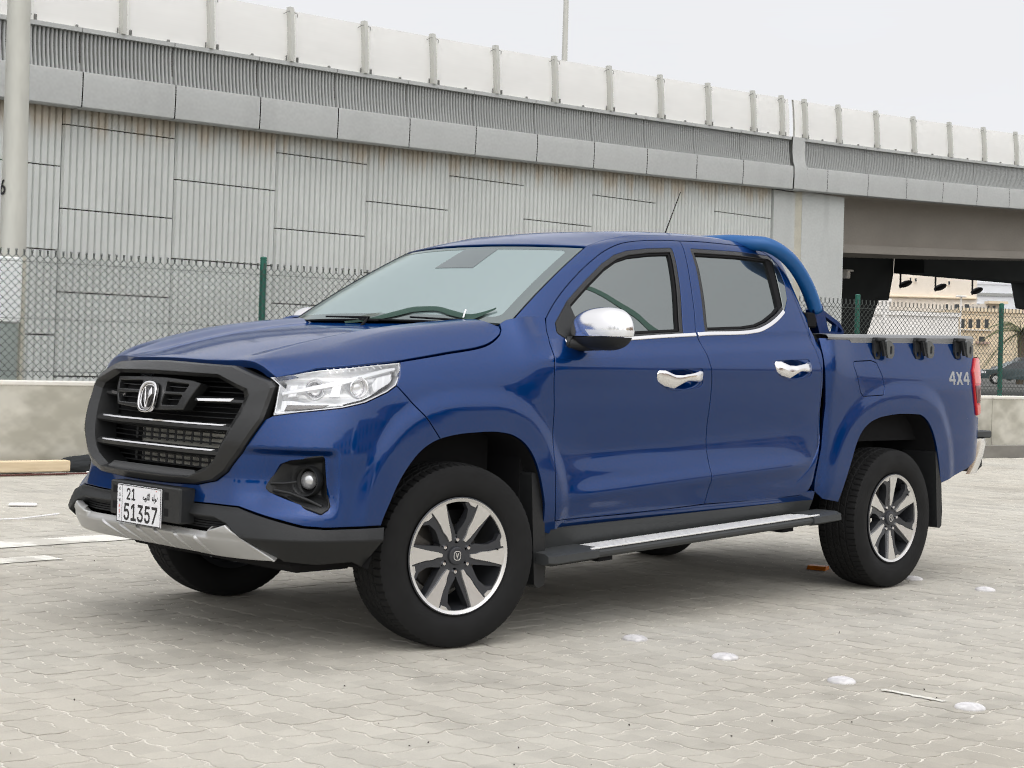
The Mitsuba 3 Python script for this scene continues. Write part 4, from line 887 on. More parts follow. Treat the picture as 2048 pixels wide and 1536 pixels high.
# ---- bonnet
HLP = BODY(HOODLINE[:, 0], HOODLINE[:, 1], .001)
HL = [tuple(a) for a in HLP[:, :2]]
_sl = np.linspace(-.985, -.375, 16); EP = BODY(_sl, np.interp(_sl, [-1.0, -.782, -.60, -.346], [1.090, 1.142, 1.155, 1.178]), .003)
side_n = [(x, y + 0.003) for x, y in HL[::-1]] + [tuple(a) for a in EP[::-1, :2]]
_ul = np.array([.716, .68, .62, .55, .496, .40, .30, .20, .10, 0.0]); LP = BODY(SC + _ul, np.interp(_ul, [0, .126, .496, .722], [1.160, 1.158, 1.149, 1.094]), -.002)
hp = side_n + [tuple(a) for a in LP[1:, :2]]
hp = hp + [(x, -y) for x, y in hp[::-1]]
back = smooth_line([(HL[-1][0], -HL[-1][1]), (.235, .6), (.185, .3), (.17, 0), (.185, -.3), (.235, -.6), HL[-1]], 30)
hood_poly = Polygon(hp + [tuple(a) for a in back[1:-1]]).buffer(0)
_e = np.vstack([EP, HLP]); _e = _e[np.argsort(_e[:, 0])]; _e = _e[np.r_[True, np.diff(_e[:, 0]) > .004]]
_ex = _e[:, 0]; _fy, _fz = PchipInterpolator(_ex, np.abs(_e[:, 1])), PchipInterpolator(_ex, _e[:, 2])
def hood_fn(x, y):
    p = HOOD(x, y); a = np.abs(y); xe = np.clip(x, _ex[0], _ex[-1]); ye = _fy(xe); ze = _fz(xe)
    zt = HOOD(x, np.sign(y + 1e-9) * (ye - 0.17))[:, 2]                # blend the outer 17 cm down onto the wing line
    t = np.clip((a - (ye - 0.17)) / 0.17, 0, 1.1)
    s0 = (zt - HOOD(x, np.sign(y + 1e-9) * (ye - 0.20))[:, 2]) / 0.03 * 0.17
    dz = ze - zt
    z = zt + s0 * t + (dz - s0) * t ** 2
    p[:, 2] = np.where(a > ye - 0.17, z, p[:, 2]); return p
bn = addn('bonnet', *patch(hood_poly, hood_fn, 0.02, 0.003, 0.03, 0.002, (0, 0, 1)), 'blue_paint', truck)
# ---- cowl and wipers
cw = [(x, y) for x, y in back]
V = []
for o_, zz in ((0.0, -.012), (.10, -.004), (.22, 0.012)):
    V.append([(x + o_ + .0 * abs(y), y * (1 - .02 * o_), float(HOOD(np.array([min(x, .26)]), np.array([y * .9]))[0, 2]) + zz - .012) for x, y in back[1:-1]])
cwk = addn('cowl', *strip_loft(V, False), 'black_plastic', truck)
for ya, yb, l in ((-.12, .62, 0), (-.70, .02, 1)):
    u0, u1 = ya / .78, yb / .78
    a = SCREEN(np.linspace(u0, u1, 14), np.full(14, -.035) + np.linspace(0, .010, 14), .006)
    wk = add('wiper', tube(a, .005, 6), 'matte_black', truck, smooth=True)
    add('wiper_arm', tube([tuple(a[0] + [-.10, .0, -.03]), tuple(a[0] + [-.04, .02, .012]), tuple(a[7] + [-.005, 0, .016])], [.007, .006, .004], 6), 'matte_black', wk, smooth=True)
# ---- grille: faceted frame, bars, winged badge carrier
O12 = [(0, 1.151), (.126, 1.149), (.496, 1.139), (.722, 1.082), (.742, 1.063), (.718, .936), (.652, .829), (.566, .725), (.506, .687), (.394, .666), (.2, .659), (0, .658)]
I12 = [(0, 1.093), (.120, 1.093), (.428, 1.090), (.590, 1.040), (.604, 1.015), (.590, .965), (.548, .870), (.505, .775), (.465, .744), (.36, .705), (.2, .702), (0, .702)]
O12, I12 = np.array(O12), np.array(I12)
def dens(a, k=6):
    return np.vstack([a[i] + (a[i + 1] - a[i]) * (np.arange(k) / k)[:, None] for i in range(len(a) - 1)] + [a[-1:]])
def full(a): return np.vstack([a, a[::-1][1:-1] * [-1, 1]])
oo, ii = dens(O12), dens(I12)
rings = [(oo, -.03), (oo, .012), (oo + (ii - oo) * .10, .024), (oo + (ii - oo) * .62, .040), (oo + (ii - oo) * .70, .040), (ii, .010), (ii + (ii - oo) * .02, -.085)]
V, F = [], []
for r_, o_ in rings:
    f_ = full(r_); V.append(BODY(SC + f_[:, 0], f_[:, 1], o_))
n_ = len(V[0])
for a in range(len(rings) - 1):
    for b in range(n_):
        F += [(a * n_ + b, (a + 1) * n_ + b, (a + 1) * n_ + (b + 1) % n_), (a * n_ + b, (a + 1) * n_ + (b + 1) % n_, a * n_ + (b + 1) % n_)]
gm = trimesh.Trimesh(np.vstack(V), F, process=False)
gk = add('grille', gm, 'grille_grey', truck, smooth=18)
def nose(poly, o, res=.02, r=.003, D=.02, gap=0.0): return patch(poly, lambda s, z: BODY(s, z, o(s, z) if callable(o) else o), res, r, D, gap, (-1, 0, 0))
IN = Polygon(u_([tuple(a) for a in full(I12)]))
addn('backing', *nose(IN.buffer(.01), -.16, .04), 'matte_black', gk)
mat('radiator_fin', two(pr((0.42, 0.41, 0.36), 0.6, 0.2)))
addn('radiator', *nose(Polygon(u_([(-.30, .72), (.40, .72), (.44, .875), (-.30, .875)])), -.118, .04), 'radiator_fin', gk)
def nbar(pts, h, o0, o1):
    """Horizontal bar along (u, z) points: a rounded blade from o0 to o1, of height h."""
    pts = np.array(pts); u = np.linspace(pts[0, 0], pts[-1, 0], 40); z = np.interp(u, pts[:, 0], pts[:, 1])
    f = [(o0, h * .8), (o0 + (o1 - o0) * .75, h * .9), (o1, h * .35), (o1, -h * .35), (o0 + (o1 - o0) * .75, -h * .9), (o0, -h * .8)]
    C = [BODY(SC + u, z + b, a) for a, b in f]; C.append(C[0])
    V = np.array(C); k, n = V.shape[:2]; F = []
    for a in range(k - 1):
        for b in range(n - 1): F += [(a * n + b, (a + 1) * n + b, (a + 1) * n + b + 1), (a * n + b, (a + 1) * n + b + 1, a * n + b + 1)]
    for e in (0, n - 1):
        F += [(e, a * n + e, (a + 1) * n + e) for a in range(1, k - 2)]
    m = trimesh.Trimesh(V.reshape(-1, 3), F, process=False); m.fix_normals(); return m
def span(z):                                                       # half width of the opening at height z
    return float(np.interp(z, [.702, .705, .744, .775, .87, .965, 1.015, 1.04, 1.09], [.30, .36, .465, .505, .548, .590, .604, .590, .428])) + .01
for z0, zt, uc in ((.893, .907, .487), (.793, .806, .445)):
    w0 = span(z0)
    bk = add('bar', nbar([(-w0, z0), (w0, z0)], .019, -.07, .004), 'grille_grey', gk, smooth=25)
    cp = Polygon(u_([(-uc - .035, z0 + .016), (uc + .04, z0 + .016), (uc, z0 - .001), (-uc, z0 - .001)]))
    addn('chrome_strip', *nose(cp, lambda s, z, z0=z0: .004 - .008 * sst(z0, z0 + .018, z), .01, .002, .006), 'bright_chrome', bk)
for sg in (1, -1):
    bk = add('bar', nbar(sorted([(sg * .30, 1.0), (sg * (span(1.0)), 1.0)]), .015, -.08, -.012), 'grille_grey', gk, smooth=25)
    cp = Polygon(u_([(sg * .315, 1.003), (sg * .525, 1.009), (sg * .51, .999), (sg * .325, .995)])).buffer(.002)
    addn('chrome_strip', *nose(cp, -.009, .01, .002, .006), 'bright_chrome', bk)
for z0 in np.arange(.722, 1.075, .0205):
    if min(abs(z0 - .893), abs(z0 - .793)) < .016: continue
    w0 = span(z0)
    add('slat', nbar([(-w0, z0), (w0, z0)], .0034, -.105, -.085), 'black_plastic', gk)
for u0 in list(np.arange(-.30, .40, .0705)):
    for a, b in ((.72, .775), (.815, .875)): add('mullion', tube(BODY(np.full(6, SC + u0), np.linspace(a, b, 6), -.094), .0065, 4), 'black_plastic', gk)
WO = [(-.435, 1.076), (-.405, 1.020), (-.335, .958), (-.12, .948), (.08, .948), (.255, .955), (.335, 1.066), (.275, 1.076), (.06, 1.084), (-.11, 1.084)]
wing_p = rounded(u_(WO), .006)
sl = [[(-.400, 1.060), (-.130, 1.064), (-.142, 1.028), (-.375, 1.025)], [(-.370, 1.009), (-.140, 1.013), (-.125, .970), (-.322, .972)], [(.075, 1.064), (.262, 1.058), (.238, 1.027), (.085, 1.026)], [(.085, 1.013), (.230, 1.014), (.202, .972), (.072, .970)]]
wp = wing_p
for s_ in sl: wp = wp.difference(rounded(u_(s_), .005))
wk = addn('badge_carrier', *nose(wp, .006, .012, .005, .045), 'grille_grey', gk)
addn('slot_backing', *nose(wing_p.buffer(-.01), -.036, .03), 'matte_black', wk)
for s_ in sl:
    p = np.array(s_); z0 = p[:, 1].mean(); add('slot_slat', nbar([(p[:, 0].min() + .01, z0), (p[:, 0].max() - .01, z0)], .003, -.045, -.010), 'grille_grey', wk)
# badge: rounded ring with a V
def superell(a, b, n=2.8, k=48):
    t = np.linspace(0, 2 * np.pi, k, endpoint=False); return np.c_[a * np.sign(np.cos(t)) * np.abs(np.cos(t)) ** (2 / n), b * np.sign(np.sin(t)) * np.abs(np.sin(t)) ** (2 / n)]
EC = (-.024, 1.000)
def em(p): return Polygon([(SC + EC[0] + a, EC[1] + b) for a, b in p])
outer_, mid_, in_ = superell(.075, .066), superell(.062, .0545), superell(.052, .0485)
ek = addn('badge', *nose(em(outer_).difference(em(mid_)), .030, .005, .004, .014), 'bright_chrome', gk)
addn('badge_field', *nose(em(mid_).buffer(.001), .020, .01, .001, .004), 'gloss_black', ek)
addn('badge_ring', *nose(em(superell(.0575, .052)).difference(em(superell(.0515, .0465))), .023, .006, .002, .003), 'bright_chrome', ek)
for sg in (1, -1):
    vv = Polygon([(SC + EC[0] + sg * a, EC[1] + b) for a, b in ((.0265, .0405), (.040, .012), (.018, -.010), (.0015, -.044), (.0015, -.012), (.014, .020))]).buffer(0)
    addn('badge_mark', *nose(vv, lambda s, z: .030 - .10 * np.abs(np.abs(s - SC - EC[0]) - .017), .006, .002, .008), 'bright_chrome', ek)
addn('lower_bar', *nose(rounded(u_([(-.33, .698), (-.30, .722), (.375, .722), (.405, .708), (.395, .690), (-.31, .690)]), .003), lambda s, z: .030 - .018 * sst(.69, .722, z), .015, .004, .05), 'grille_grey', gk)
# ---- headlamps
HEADP = [(-1.026, 1.100), (-0.968, 1.069), (-0.969, 0.952), (-0.853, 0.969), (-0.671, 0.990), (-0.559, 1.012), (-0.444, 1.053), (-0.395, 1.079), (-0.362, 1.12), (-0.346, 1.172), (-0.60, 1.148), (-0.782, 1.134)]
hpoly = Polygon(HEADP).buffer(0)
def lampfn(o): return lambda s, z: BODY(s, z, o(s, z) if callable(o) else o)
fo = (-.7, -.7, 0)
mat('lamp_facet', two(pr(P_(lambda p, n, uv: mi.Color3f(0.80, 0.81, 0.82) * (0.88 + 0.12 * ss(0.2, 0.8, dr.sin((p.x - p.y) * 180)))), 0.22, 0.45)))
for side in (0, 1):
    def P2(name, v, b, par): return addn(name, *(mir(*v) if side else v), b, par)
    def PM(name, m, b, par, **k): return add(name, mirror(m) if side else m, b, par, **k)
    hk = P2('headlamp', patch(hpoly.buffer(-.002), lampfn(0.004), 0.02, 0.003, 0.008, 0.001, fo), 'clear_glass', truck)
    P2('rim', patch(hpoly.buffer(-.001).difference(hpoly.buffer(-.006)), lampfn(-0.006), 0.02, 0.002, 0.06, 0.0, fo), 'lamp_frost', hk)
    def bowl(s, z):
        d = -0.030 - 0.020 * sst(.955, 1.0, z) + 0.010 * np.sin((z - .95) * 95)
        for (c0, c1, r0, dp) in ((-.565, 1.068, .050, .045), (-.80, 1.055, .045, .040)):
            d = d - dp * sst(1.05, .35, np.hypot((s - c0) / (r0 * 1.35), (z - c1) / r0))
        return d
    P2('reflector', patch(hpoly.buffer(-.006), lampfn(bowl), 0.010, 0.001, 0.002, 0.0, fo), 'lamp_white', hk)
    def Q(s, z, o): return BODY(np.array([s]), np.array([z]), o)[0]
    def nrm_at(s, z):
        a = Q(s, z, 0); b = Q(s, z, .05) - a; return b / np.linalg.norm(b)
    for (c0, c1, r0, nm) in ((-.565, 1.068, .040, 'projector'), (-.80, 1.055, .036, 'main_lamp')):
        n = nrm_at(c0, c1); c = Q(c0, c1, -.045)
        a = np.cross(n, [0, 0, 1.0]); a /= np.linalg.norm(a); b = np.cross(n, a)
        prof = np.array([(r0 * 1.05, .012), (r0 * .98, .016), (r0 * .88, .010), (r0 * .80, -.012), (r0 * .45, -.024), (.001, -.027)])
        PM(nm, axes(trimesh.creation.revolve(prof[::-1], sections=32), a, b, n, c), 'bright_chrome', hk, smooth=40)
        m = trimesh.creation.icosphere(subdivisions=3, radius=r0 * .60); m.vertices = m.vertices * [1, 1, .7]
        PM('bulb_lens', axes(m, a, b, n, c - n * .012), 'lamp_frost', hk, smooth=True)
    for k, (p, o, mt_) in enumerate((([(-.955, 1.045), (-.70, 1.092), (-.42, 1.145), (-.37, 1.152), (-.37, 1.140), (-.68, 1.075), (-.955, 1.030)], -.018, 'lamp_frost'),
                      ([(-.952, .965), (-.952, 1.01), (-.90, 1.012), (-.80, 1.000), (-.70, 1.004), (-.66, 1.000), (-.80, .985)], -.022, 'lamp_facet'),
                      ([(-.925, 1.022), (-.885, 1.028), (-.885, 1.075), (-.925, 1.068)], -.020, 'lamp_facet'),
                      ([(-.50, 1.050), (-.42, 1.085), (-.39, 1.125), (-.47, 1.11), (-.505, 1.08)], -.020, 'lamp_facet'),
                      ([(-.73, 1.03), (-.68, 1.03), (-.66, 1.09), (-.70, 1.095)], -.020, 'lamp_frost'),
                      ([(-.93, .972), (-.76, .988), (-.73, 1.0), (-.92, .995)], -.014, 'brake'))):
        P2('inner_trim', patch(Polygon(p).buffer(0), lampfn(o), 0.015, 0.003, 0.02, 0.0, fo), mt_, hk)
    for k in range(9):
        s0 = -.74 + k * .035
        PM('rib', tube([Q(s0, 1.136 + (s0 + .78) * .085, -.012), Q(s0 + .022, 1.118 + (s0 + .78) * .085, -.016)], .0035, 5), 'lamp_frost', hk)
    # ---- fog lamp surround
    fk = P2('fog_lamp_surround', patch(FOG.buffer(.004).difference(Point(-.806, .702).buffer(.052)), lambda s, z: BODY(s, z, .010 - .060 * sst(.0, .045, np.minimum(np.minimum((s + .985) * .45, (-.728 - s) * 1.4 + .012), np.minimum((.80 - z - .10 * np.abs(s + .74)) * 1.3 + .01, (z - .60) * .9)))), 0.008, 0.003, 0.02, 0.0, fo), 'black_plastic', truck)
    n = np.array([-.93, -.36, 0]); n /= np.linalg.norm(n); a = np.cross(n, [0, 0, 1.0]); b = np.cross(n, a); c = Q(-.806, .702, -.052)
    prof = np.array([(.058, .002), (.061, .042), (.058, .048), (.053, .044), (.050, 0.0), (.049, -.02)])
    PM('bezel', axes(trimesh.creation.revolve(prof, sections=36), a, b, n, c), 'black_plastic', fk, smooth=40)
    lens = trimesh.creation.revolve(np.array([(.0005, .022), (.015, .0205), (.027, .016), (.034, .008), (.036, .0)]), sections=28)
    PM('fog_lens', axes(lens, a, b, n, c - n * .012 + a * .016), 'lamp_frost', fk, smooth=True)
    PM('pocket', axes(trimesh.creation.cylinder(.052, .004, sections=28), a, b, n, c - n * .02), 'matte_black', fk)
    PM('fin', tube([Q(-.965, .690, .006), Q(-.91, .692, .0), Q(-.86, .70, -.006)], .006, 6), 'black_plastic', fk, smooth=True)
    PM('fin', tube([Q(-.95, .665, .006), Q(-.88, .655, -.002), Q(-.80, .63, .0), Q(-.75, .61, .006)], .007, 6), 'black_plastic', fk, smooth=True)
mat('rail_grey', two(pr((0.16, 0.165, 0.17), 0.35, spec=0.6)))
from shapely import affinity
# ---- bed sides, tail lamps, rail cap
AR = smooth_line([(2.655, 0.50), (2.669, 0.557), (2.733, 0.711), (2.771, 0.798), (2.821, 0.866), (2.9, 0.913), (3.002, 0.938), (3.182, 0.952), (3.36, 0.949), (3.445, 0.92), (3.51, 0.865), (3.557, 0.79), (3.592, 0.697), (3.629, 0.572), (3.633, .556)], 80)
TL = [(4.040, 1.278), (3.985, 1.20), (3.992, 1.113), (4.025, 1.004), (4.055, .938)]
bed = Polygon([(2.478, 1.352), (2.482, 1.20), (2.502, 1.006), (2.494, .778), (2.470, .60), (2.475, .555), (2.52, .51), (2.655, .49)] + [tuple(a) for a in AR] + [(3.80, .592), (3.98, .635), (4.10, .68), (4.165, .78), (4.185, .925)] + TL[::-1] + [(4.055, 1.33), (4.05, 1.384), (2.74, 1.354)]).buffer(0)
flap = rounded([(2.742, 1.233), (2.915, 1.241), (2.965, 1.230), (3.005, 1.159), (3.022, 1.10), (3.005, 1.057), (2.828, 1.049), (2.800, 1.07), (2.771, 1.144), (2.742, 1.205)], .014)
tlp = Polygon(TL + [(4.23, .945), (4.255, 1.10), (4.23, 1.285)])
def bedfn(s, z):
    p = BODY(s, z); w = sst(2.56, 2.475, s)
    p[:, 1] += 0.03 * w ** 2; return p
for side in (0, 1):
    def P2(name, v, b, par): return addn(name, *(mir(*v) if side else v), b, par)
    def PM(name, m, b, par, **k): return add(name, mirror(m) if side else m, b, par, **k)
    bk = P2('bed_side', patch(bed.difference(flap) if side == 0 else bed, bedfn, 0.022, 0.0025, 0.03, 0.0018, near_out), 'blue_paint', truck)
    if side == 0: P2('fuel_flap', patch(flap, lambda s, z: bedfn(s, z), 0.02, 0.002, 0.012, 0.0014, near_out), 'blue_paint', bk)
    tk = P2('tail_lamp', patch(tlp, lampfn(.012), 0.012, 0.006, 0.05, 0.001, near_out), 'red_lens', truck)
    for p, o, mt_ in (([(4.045, 1.272), (3.99, 1.20), (3.99, 1.125), (4.26, 1.125), (4.23, 1.28)], .0155, 'pink_lens'), ([(3.993, 1.118), (4.03, 1.01), (4.13, 1.01), (4.13, 1.118)], .0155, 'dark_red_lens'), ([(4.035, 1.0), (4.055, .945), (4.23, .95), (4.24, 1.0)], .0155, 'pink_lens')):
        P2('lens_segment', patch(Polygon(p).intersection(tlp.buffer(-.004)), lampfn(o), 0.02, 0.003, 0.008, 0.002, near_out), mt_, tk)
    # rail cap along the top of the bed side
    x = np.linspace(2.50, 4.06, 50); zt = np.interp(x, [2.5, 2.74, 4.06], [1.352, 1.356, 1.386]); base = BODY(x, zt - .002)
    lip = np.where(x > 2.745, -.026, -.006)
    C = [base + np.c_[0 * x, -.004 + 0 * x, lip], base + np.c_[0 * x, -.007 + 0 * x, .006 + 0 * x], base + np.c_[0 * x, .006 + 0 * x, .020 + 0 * x], base + np.c_[0 * x, .095 + 0 * x, .024 + 0 * x], base + np.c_[0 * x, .11 + 0 * x, .012 + 0 * x], base + np.c_[0 * x, .11 + 0 * x, -.05 + 0 * x]]
    V, F, N = strip_loft(C); PM('bed_rail_cap', trimesh.Trimesh(V if not side else V, F, process=False), 'rail_grey', truck, smooth=25)
    # inner bed wall
    PM('bed_inner_wall', B(2.50, 4.08, -.80, -.78, .80, 1.36), 'matte_black', truck)
    # sport bar
    c = smooth_line([(2.612, -.765, 1.49), (2.562, -.765, 1.575), (2.482, -.762, 1.672), (2.385, -.755, 1.752), (2.285, -.74, 1.803), (2.215, -.70, 1.828), (2.17, -.63, 1.832), (2.15, -.52, 1.838), (2.145, -.3, 1.838), (2.145, 0, 1.838)], 60)
    sb = PM('sport_bar', tube(c, .0385, 20), 'bar_paint', truck, smooth=True)
    leg = extrude([(2.665, 1.385), (2.735, 1.385), (2.79, 1.52), (2.70, 1.535)], 0, .055)
    leg = extrude([(2.625, 1.372), (2.715, 1.372), (2.640, 1.535), (2.565, 1.50)], 0, .055)
    PM('bar_leg', XZ(leg, -.785), 'blue_paint', sb)
    tri = affinity.translate(Polygon([(2.80, 1.378), (2.745, 1.495), (2.775, 1.505), (2.925, 1.445), (2.965, 1.40), (2.965, 1.378)]).difference(Polygon([(2.815, 1.395), (2.778, 1.478), (2.895, 1.432), (2.885, 1.395)]).buffer(0)).difference(Polygon([(2.905, 1.392), (2.912, 1.425), (2.945, 1.405), (2.945, 1.392)])), -.105, -.004)
    PM('bar_foot', XZ(extrude(tri, 0, .03), -.775), 'blue_paint', sb)
    PM('clamp_block', rbox(2.51, 2.60, -.785, -.70, 1.405, 1.485, .008), 'matte_black', sb)
mat('loop_grey', two(pr((0.09, 0.095, 0.097), 0.35, spec=0.6)))
# ---- tie-down hooks on the near rail
def hook():
    plate = XZ(extrude(rounded([(-.012, .004), (.045, .004), (.058, -.05), (.040, -.104), (.0, -.104), (-.016, -.07)], .010).difference(Point(.018, -.078).buffer(.014)), 0, .012), -.016)
    clip = rbox(-.005, .075, -.035, .014, -.008, .014, .005)
    web = XZ(extrude(rounded([(.02, -.005), (.075, -.005), (.10, -.03), (.09, -.085), (.05, -.088)], .008).difference(Point(.066, -.055).buffer(.012)), 0, .016), -.042)
    return cat(plate, clip, web)
def loop():
    g = rounded([(.045, .0), (.090, -.004), (.128, -.030), (.136, -.080), (.120, -.100), (.085, -.098), (.070, -.075)], .010).difference(rounded([(.086, -.024), (.108, -.036), (.116, -.076), (.094, -.080)], .008))
    return axes(extrude(g, 0, .014), (1, 0, 0), (0, -.12, .99), (0, .99, .12), (0, -.055, 0))
for x0, l in ((2.985, 'front'), (3.395, 'middle'), (3.830, 'rear')):
    q = BODY(np.array([x0]), np.array([float(np.interp(x0, [2.5, 2.74, 4.06], [1.352, 1.356, 1.386]))]))[0]
    hk = add('tie_down_hook', moved(hook(), (q[0] - .03, q[1] - .010, q[2] - .008)), 'black_plastic', truck); add('loop', moved(loop(), (q[0] - .03, q[1] - .010, q[2] - .008)), 'loop_grey', hk)
# ---- 4X4 decal
def dec(poly, dx): return Polygon([(dx + a, b) for a, b in poly])
four = Polygon([(.045, .0), (.062, .0), (.062, .018), (.072, .018), (.072, .030), (.062, .030), (.062, .072), (.040, .072), (0, .032), (0, .018), (.045, .018)]).difference(Polygon([(.020, .031), (.045, .056), (.045, .031)]))
xx_ = Polygon([(0, 0), (.022, 0), (.038, .022), (.054, 0), (.076, 0), (.050, .036), (.074, .070), (.052, .070), (.038, .050), (.024, .070), (.002, .070), (.026, .036)])
from shapely import affinity
for g, dx in ((four, 3.70), (xx_, 3.782), (four, 3.868)):
    p = affinity.translate(affinity.scale(g, 1.05, 1.05, origin=(0, 0)), dx, 1.118)
    addn('decal_letter', *patch(p, lampfn(.0012), .012, .0003, .0006, 0.0, near_out), 'decal_silver', truck)
# ---- tailgate, rear bumper, bed floor
add('tailgate', rbox(4.10, 4.17, -.74, .74, .72, 1.375, .012), 'blue_paint', truck)
add('bed_floor', B(2.50, 4.06, -.78, .78, .84, .86), 'matte_black', truck)
add('bed_front_wall', B(2.50, 2.53, -.80, .80, .80, 1.36), 'matte_black', truck)
rbk = add('rear_bumper', cat(rbox(4.15, 4.33, -.80, .80, .60, .76, .03), ), 'black_plastic', truck)
for sg in (1, -1):
    C = []
    for z_, xo in ((.595, -.105), (.64, -.065), (.70, -.025), (.775, .0), (.80, -.008)):
        C.append([(4.075 + xo, sg * .862, z_), (4.13 + xo, sg * .868, z_), (4.20 + xo, sg * .855, z_), (4.27 + xo, sg * .80, z_), (4.315 + xo, sg * .70, z_), (4.33 + xo, sg * .45, z_)])
    C = np.array(C); C = np.array([smooth_line(r_, 20) for r_ in C])
    V, F, N = strip_loft(C, sg > 0); add('chrome_corner', trimesh.Trimesh(V + [.04, 0, 0], F, process=False), 'bright_chrome', rbk, smooth=40)
    add('step_pad', rbox(4.12, 4.34, sg * .84, sg * .55, .80, .845, .008), 'step_grey', rbk)
# ---- mirrors
def mirror_parts():
    c = np.array([0.655, -1.035, 1.335])
    # shell: an egg, flat towards the rear, lying along y (outwards = -y)
    t = np.linspace(0, np.pi, 26); ph = np.linspace(0, 2 * np.pi, 40, endpoint=False)
    m = trimesh.creation.icosphere(subdivisions=5); v = m.vertices.copy()
    v = np.sign(v) * np.abs(v) ** .86
    x = v[:, 0] * np.where(v[:, 0] < 0, .080, .045); y = v[:, 1] * .172; z = v[:, 2] * np.where(v[:, 2] > 0, .100, .084)
    z = z * (1 - .10 * v[:, 1]) ; x = x + .02 * (y / .172) * -1.0
    m.vertices = np.c_[x, y, z]
    cut = -.028
    up = trimesh.intersections.slice_mesh_plane(m, [0, 0, 1], [0, 0, cut])
    lo = trimesh.intersections.slice_mesh_plane(m, [0, 0, -1], [0, 0, cut - .002]); lo.vertices = lo.vertices * [.98, .99, 1.05]
    R = lambda q: moved(turned(q, -8, [0, 0, 1]), c)
    band = trimesh.intersections.slice_mesh_plane(trimesh.intersections.slice_mesh_plane(m, [0, 0, 1], [0, 0, cut + .001]), [0, 0, -1], [0, 0, cut + .028])
    band = trimesh.intersections.slice_mesh_plane(band, [0, -1, .9], [0, .02, 0]); band.vertices = band.vertices * [1.03, 1.02, 1.0]
    arm = tube([(.60, -.868, 1.272), (.645, -.91, 1.270), (.665, -.96, 1.272), (.675, -1.02, 1.277)], [.040, .036, .034, .036], 14)
    arm.vertices = (arm.vertices - [0, 0, 1.272]) * [1, 1, .85] + [0, 0, 1.272]
    base = XZ(extrude(rounded([(.565, 1.255), (.60, 1.305), (.70, 1.31), (.715, 1.262), (.66, 1.245)], .01), 0, .06), -.905)
    return R(up), R(lo), R(band), arm, base
mu, ml, mb, ma, mbase = mirror_parts()
for sg in (0, 1):
    f = (lambda q: mirror(q)) if sg else (lambda q: q)
    k = add('door_mirror', f(mu), 'bright_chrome', truck, smooth=40)
    add('lower_shell', f(ml), 'black_plastic', k, smooth=40); add('indicator', f(mb), 'lamp_white', k, smooth=40)
    add('arm', f(ma), 'black_plastic', k, smooth=50); add('base', f(mbase), 'black_plastic', k, smooth=30)
    add('mirror_glass', f(moved(turned(trimesh.creation.box((.006, .20, .13)), -8, [0, 0, 1]), (.695, -1.035, 1.33))), 'bright_chrome', k)
# ---- wheels (built round the origin, outer face towards -y)
def tyre_mesh():
    W, R0, r0 = .1325, TYR, .236
    w = np.concatenate([np.linspace(-.118, .118, 61)]); 
    prof = [(r0, -.098), (r0 + .012, -.112), (.265, -.124), (.290, -.1325), (.318, -.1325), (.340, -.128), (.358, -.1225), (.3695, -.116)]
    for y in w[1:-1]: prof.append((R0 - .010 * (abs(y) / .118) ** 3.2, y))
    prof += [(r, -y) for r, y in prof[:8][::-1]]
    prof = np.array(prof); n, k = 420, len(prof)
    y = prof[:, 1]; groove = np.zeros(k)
    for g in (-.062, -.022, .022, .062): groove = np.maximum(groove, 1.0 * (np.abs(y - g) < .0048))
    ang = np.arange(n) * 2 * np.pi / n
    r = np.repeat(prof[None, :, 0], n, 0)
    tread = np.zeros(k); tread[8:-8] = 1
    sh = (np.abs(y) > .068) & (tread > 0)
    lat = ((np.arange(n) % 6) == 0)
    r = r - .007 * groove[None]
    r = r - .006 * (lat[:, None] & sh[None])
    for a, b, off in ((-.060, -.024, 2), (-.020, .020, 4), (.024, .060, 1)):
        band = (y > a) & (y < b) & (tread > 0)
        sip = (((np.arange(n)[:, None] + np.round((y[None] - a) * 130).astype(int) + off) % 8) == 0)
        r = r - .0035 * (sip & band[None])
    # sidewall: fine ribbed band, raised ring
    r = r
    yy = np.repeat(y[None], n, 0)
    sw = (prof[:, 0] > .335) & (prof[:, 0] < .360) & (tread == 0)
    yy = yy + np.sign(y)[None] * .0012 * (sw[None] & ((np.arange(n)[:, None] % 2) == 0))
    V = np.stack([r * np.cos(ang)[:, None], yy, r * np.sin(ang)[:, None]], -1).reshape(-1, 3)
    i, j = np.meshgrid(np.arange(n), np.arange(k - 1), indexing='ij')
    q = np.stack([i * k + j, ((i + 1) % n) * k + j, ((i + 1) % n) * k + j + 1, i * k + j + 1], -1).reshape(-1, 4)
    m = trimesh.Trimesh(V, np.vstack([q[:, [0, 1, 2]], q[:, [0, 2, 3]]]), process=False); m.fix_normals(); return m
def rev(prof, n=72):                                                # (radius, y) profile round the axle
    m = trimesh.creation.revolve(np.array([(r, y) for r, y in prof]), sections=n)
    return axes(m, (1, 0, 0), (0, 0, 1), (0, 1, 0))
def polar(pts): return [(r * math.cos(math.radians(a)), r * math.sin(math.radians(a))) for r, a in pts]
def face(poly, y0, y1, dish=0.0):
    """A plate in the wheel plane between y0 (outer) and y1, dished inwards towards the hub."""
    p = poly if hasattr(poly, 'exterior') else Polygon(poly)
    p = p.segmentize(.012)
    m = XZ(extrude(p, 0, y1 - y0), y0)
    r = np.hypot(m.vertices[:, 0], m.vertices[:, 2]); m.vertices[:, 1] += dish * (1 - np.clip(r / .225, 0, 1)); return m
Wp = {}
Wp['tyre'] = mikit.ply(tyre_mesh(), 'tyre_rubber', smooth=28)
barrel = rev([(.2375, -.106), (.2425, -.112), (.2435, -.118), (.238, -.1205), (.2325, -.116), (.2285, -.104), (.222, -.085), (.214, -.02), (.214, .10), (.24, .115)])
